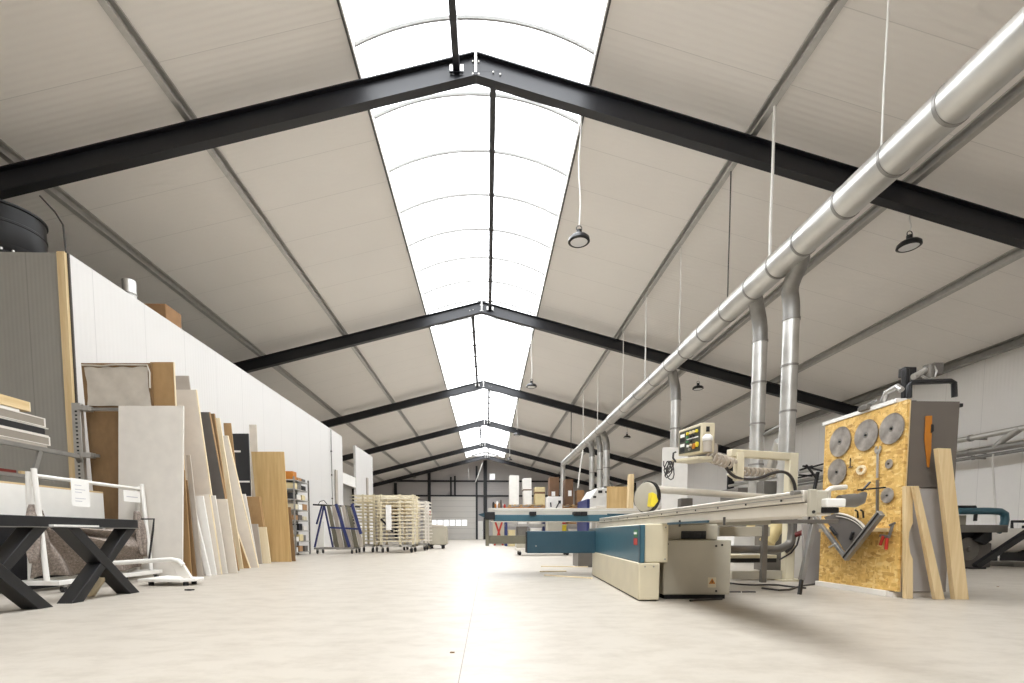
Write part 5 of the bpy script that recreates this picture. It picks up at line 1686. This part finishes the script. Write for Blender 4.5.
# white box with black marks in front
yb = 23.0
t = thing('marked_box', 'white crate with two black marks standing before the brown cartons', 'box', (at(555, 500, Y=yb).x, yb + .4, 0))
a, b = at(547.3, 540, Y=yb), at(562.5, 496.5, Y=yb)
obj(MB().bx(a.x, b.x, yb, yb + .8, 1.3, b.z), 'box', 'machwhite', t, .02)
obj(MB().bx(a.x, b.x, yb, yb + .8, 0, 1.28), 'stand', 'greymach', t, .02)
for (q0, q1) in (((556, 508), (559.5, 502)), ((551, 507), (550.5, 502.5))):
    obj(MB().bar(at(*q0, Y=yb - .01), at(*q1, Y=yb - .01), .05, .1, (0, 1, 0)), 'black_mark', 'rubber', t)
obj(MB().bx(at(558.2, 504, Y=yb).x, at(560.8, 504, Y=yb).x, yb - .02, yb - .001, at(559, 503.5, Y=yb).z, at(559, 500.5, Y=yb).z), 'black_mark', 'rubber', t)
# items on the lower rack level and on the floor below it
items = [(508.5, 516, 518.5, 'galv_lt', 'silver box at the left of the lower rack level'), (518, 527, 519.5, 'white', 'white box second from left on the lower rack level'),
         (529, 541, 518, 'offwhite', 'wide offwhite box in the middle of the lower rack level'), (550, 556, 518.5, 'white', 'white box right of the middle rack upright'),
         (558, 566, 518, 'red', 'red box on the lower rack level'), (568, 577, 519, 'carton', 'tan box near the right end of the lower rack level'), (578.5, 586, 518, 'machwhite', 'white box at the right end of the lower rack level')]
for x0, x1, py0, mt, lab in items:
    t = thing('storage_box', lab, 'box', ((RX(x0) + RX(x1)) / 2, y + .4, zl), 'boxes on the lower rack level')
    obj(MB().bx(RX(x0), RX(x1), y + .05, y + .75, zl + .001, RZ(py0)), 'body', mt, t, .01)
    obj(MB().bx(RX(x0) - .02, RX(x1) + .02, y + .03, y + .77, RZ(py0) + .001, RZ(py0) + .035), 'lid', mt, t, .006)
for x0, x1, py0, mt, lab in ((508.5, 515, 531, 'carton_lt', 'tan crate on the floor at the left under the far rack'), (517, 527, 527.5, 'alu_dk', 'dark grey crate on the floor under the far rack'), (530, 541, 529, 'white', 'white crate on the floor under the far rack'),
                             (549.5, 556, 529, 'machwhite', 'white crate on the floor right of the middle rack upright'), (557.5, 566, 526, 'yellow', 'yellow crate on the floor under the far rack'), (568, 585, 530, 'offwhite', 'long offwhite crate on the floor at the right under the far rack')):
    t = thing('floor_crate', lab, 'crate', ((RX(x0) + RX(x1)) / 2, y + .3, 0), 'crates under the far rack')
    obj(MB().bx(RX(x0), RX(x1), y - .2, y + .6, 0, RZ(py0)), 'body', mt, t, .012)
    obj(MB().bx(RX(x0) - .02, RX(x1) + .02, y - .22, y + .62, RZ(py0) + .001, RZ(py0) + .05), 'rim', mt, t, .008)
# red stand and blue trays left of the rack
y2 = 26.5
a, b = at(494.5, 540, Y=y2), at(503, 519, Y=y2)
t = thing('red_stand', 'red crossed stand seen under the outrigger rail', 'stand', ((a.x + b.x) / 2, y2, 0))
obj(MB().bar((a.x, y2, 0), (b.x, y2, b.z), .1, .1, (0, 1, 0)), 'strut', 'red', t)
obj(MB().bar((b.x, y2 + .12, 0), (a.x, y2 + .12, b.z), .1, .1, (0, 1, 0)), 'strut', 'red', t)
obj(MB().bx(a.x - .05, b.x + .05, y2 - .1, y2 + .25, b.z, b.z + .05), 'top_plate', 'dkgrey', t)
y3 = 28.0
a, b = at(491, 545, Y=y3), at(507.5, 507, Y=y3)
t = thing('tray_cabinet', 'blue topped cabinet with a tray of clutter left of the far rack', 'cabinet', ((a.x + b.x) / 2, y3 + .3, 0))
obj(MB().bx(a.x + .1, b.x - .1, y3, y3 + .6, 0, b.z - .25), 'body', 'greymach', t, .01)
obj(MB().bx(a.x, b.x, y3 - .05, y3 + .65, b.z - .25, b.z - .1), 'tray', 'blue', t, .01)
zt = b.z - .1
cl = [('blackm', 'black', .12), ('orange', 'orange', .09), ('paper', 'white', .14), ('carton', 'brown', .1), ('dkgrey', 'dark grey', .16), ('galv_lt', 'silver', .1), ('red', 'red', .08)]
for i, (mt, w, h) in enumerate(cl):
    x = a.x + .1 + i * (b.x - a.x - .2) / 7
    solo(MB().lathe([(0, 0), (.06, 0), (.07, .02), (.07, h * 2.6), (.045, h * 3), (.045, h * 3.3), (0, h * 3.3)], (x + .05, y3 + .15 + .12 * (i % 3), zt + .002), n=14), 'can', mt, '%s can standing in the blue tray left of the far rack' % w, 'can', 'cans in the blue tray')
# low trolley seen below the blue arm
y4 = 14.2
a, b = at(516, 556, Y=y4), at(572, 546, Y=y4)
t = thing('low_trolley', 'low pale trolley on casters seen under the blue support arm', 'trolley', ((a.x + b.x) / 2, y4 + .3, 0))
obj(MB().bx(a.x, b.x, y4, y4 + .7, .14, .22), 'deck', 'offwhite', t, .01)
for x in (a.x + .12, b.x - .12):
    for yy in (y4 + .1, y4 + .6):
        w = obj(MB().lathe([(0, -.025), (.055, -.025), (.06, 0), (.055, .025), (0, .025)], (x, yy, .06), (1, .4, 0), 16), 'caster_wheel', 'rubber', t)
        obj(MB().bx(x - .03, x + .03, yy - .03, yy + .03, .1, .14), 'fork', 'galv_lt', w)
for x0, x1, h, mt, lab in ((517, 530, .2, 'greymach', 'grey box at the left end of the low pale trolley'), (534, 552, .3, 'white', 'white box in the middle of the low pale trolley'), (555, 570, .24, 'machwhite', 'white box at the right end of the low pale trolley')):
    p, q = at(x0, 545, Y=y4), at(x1, 545, Y=y4)
    solo(MB().bx(p.x, q.x, y4 + .05, y4 + .6, .221, .221 + h), 'storage_box', mt, lab, 'box', 'boxes on the low trolley', .01)
# grey box and bench beyond the saw
y5 = 9.2
a, b = at(578, 575, Y=y5), at(593, 540, Y=y5)
solo(MB().bx(a.x, b.x, y5, y5 + .6, 0, b.z), 'grey_bin', 'alu_dk', 'grey bin behind the far end of the saw plinth', 'bin', None, .012)
y6 = 13.0
a, b = at(596, 500, Y=y6), at(720, 506, Y=y6)
t = thing('workbench', 'long pale workbench behind the saw, half hidden by the sliding beam', 'bench', ((a.x + b.x) / 2, y6 + .4, 0))
obj(MB().bx(a.x, b.x, y6, y6 + .8, b.z - .06, b.z), 'bench_top', 'offwhite', t, .006)
for x in (a.x + .1, (a.x + b.x) / 2, b.x - .1):
    for yy in (y6 + .08, y6 + .72):
        obj(MB().bx(x - .05, x + .05, yy - .05, yy + .05, 0, b.z - .06), 'leg', 'galv_lt', t)
y7 = 10.5
a, b = at(735, 500, Y=y7), at(795, 487, Y=y7)
t = thing('extraction_unit', 'grey machine top behind the coiled hoses, below the two near upright ducts', 'machine', ((a.x + b.x) / 2, y7 + .5, 0))
obj(MB().bx(a.x, b.x, y7, y7 + 1, 0.02, .8), 'body', 'machwhite', t, .02)
obj(MB().bx(a.x + .1, b.x - .1, y7 + .1, y7 + .9, .8, b.z), 'head', 'alu_dk', t, .02)
# laths lying on the floor
for i, (p, q) in enumerate((((541, 566.3), (588, 566.8)), ((540, 571.5), (566, 571)), ((545, 575), (592, 578)))):
    a, b = at(*p, Z=.01), at(*q, Z=.01)
    solo(MB().bar(a, b, .05, .018), 'floor_lath', 'pine_pale', ('farthest thin lath lying on the floor before the saw plinth', 'short middle lath lying on the floor before the saw plinth', 'nearest thin lath lying on the floor pointing at the saw plinth')[i], 'lath', 'laths on the floor')
for i, (px, py, lab) in enumerate(((452, 653, 'tiny dark chip on the bare floor near the sawn joint'), (998, 587, 'small chip on the floor right of the tallest leaning timber'))):
    q = at(px, py, Z=0)
    solo(MB().prism([q + V((-.012, 0, 0)), q + V((.01, -.004, 0)), q + V((.014, .008, 0)), q + V((-.006, .012, 0))], (0, 0, .006)), 'scrap', 'brown2', lab, 'scrap', 'bits lying on the floor')

# ================================================================== DAYLIGHT
w = bpy.data.worlds.new('overcast_sky')
scene.world = w
w.use_nodes = True
bg = w.node_tree.nodes['Background']
nt = w.node_tree
tc = nt.nodes.new('ShaderNodeTexCoord')
sp = nt.nodes.new('ShaderNodeSeparateXYZ')
nt.links.new(tc.outputs['Generated'], sp.inputs[0])
rp = nt.nodes.new('ShaderNodeValToRGB')
rp.color_ramp.elements[0].color = (.3, .305, .31, 1)
rp.color_ramp.elements[1].color = (.97, .985, 1.0, 1)
nt.links.new(sp.outputs[2], rp.inputs[0])
nt.links.new(rp.outputs[0], bg.inputs[0])
bg.inputs[1].default_value = 9.6
ld = bpy.data.lights.new('skylight_portal', 'AREA')
ld.shape = 'RECTANGLE'
ld.size, ld.size_y = 2 * SKY, Y1 - Y0
ld.cycles.is_portal = True
lo = bpy.data.objects.new('skylight_portal', ld)
COL.objects.link(lo)
lo.location = (XR, (Y0 + Y1) / 2, BASE - .1)

scene.view_settings.view_transform = 'Standard'
scene.view_settings.look = 'None'
scene.view_settings.gamma = 1
scene.view_settings.use_curve_mapping = False
scene.view_settings.exposure = 0.26
cy = scene.cycles
cy.max_bounces = 12
cy.diffuse_bounces = 8
cy.glossy_bounces = 4
cy.transparent_max_bounces = 8
cy.sample_clamp_indirect = 8.0
cy.use_denoising = True
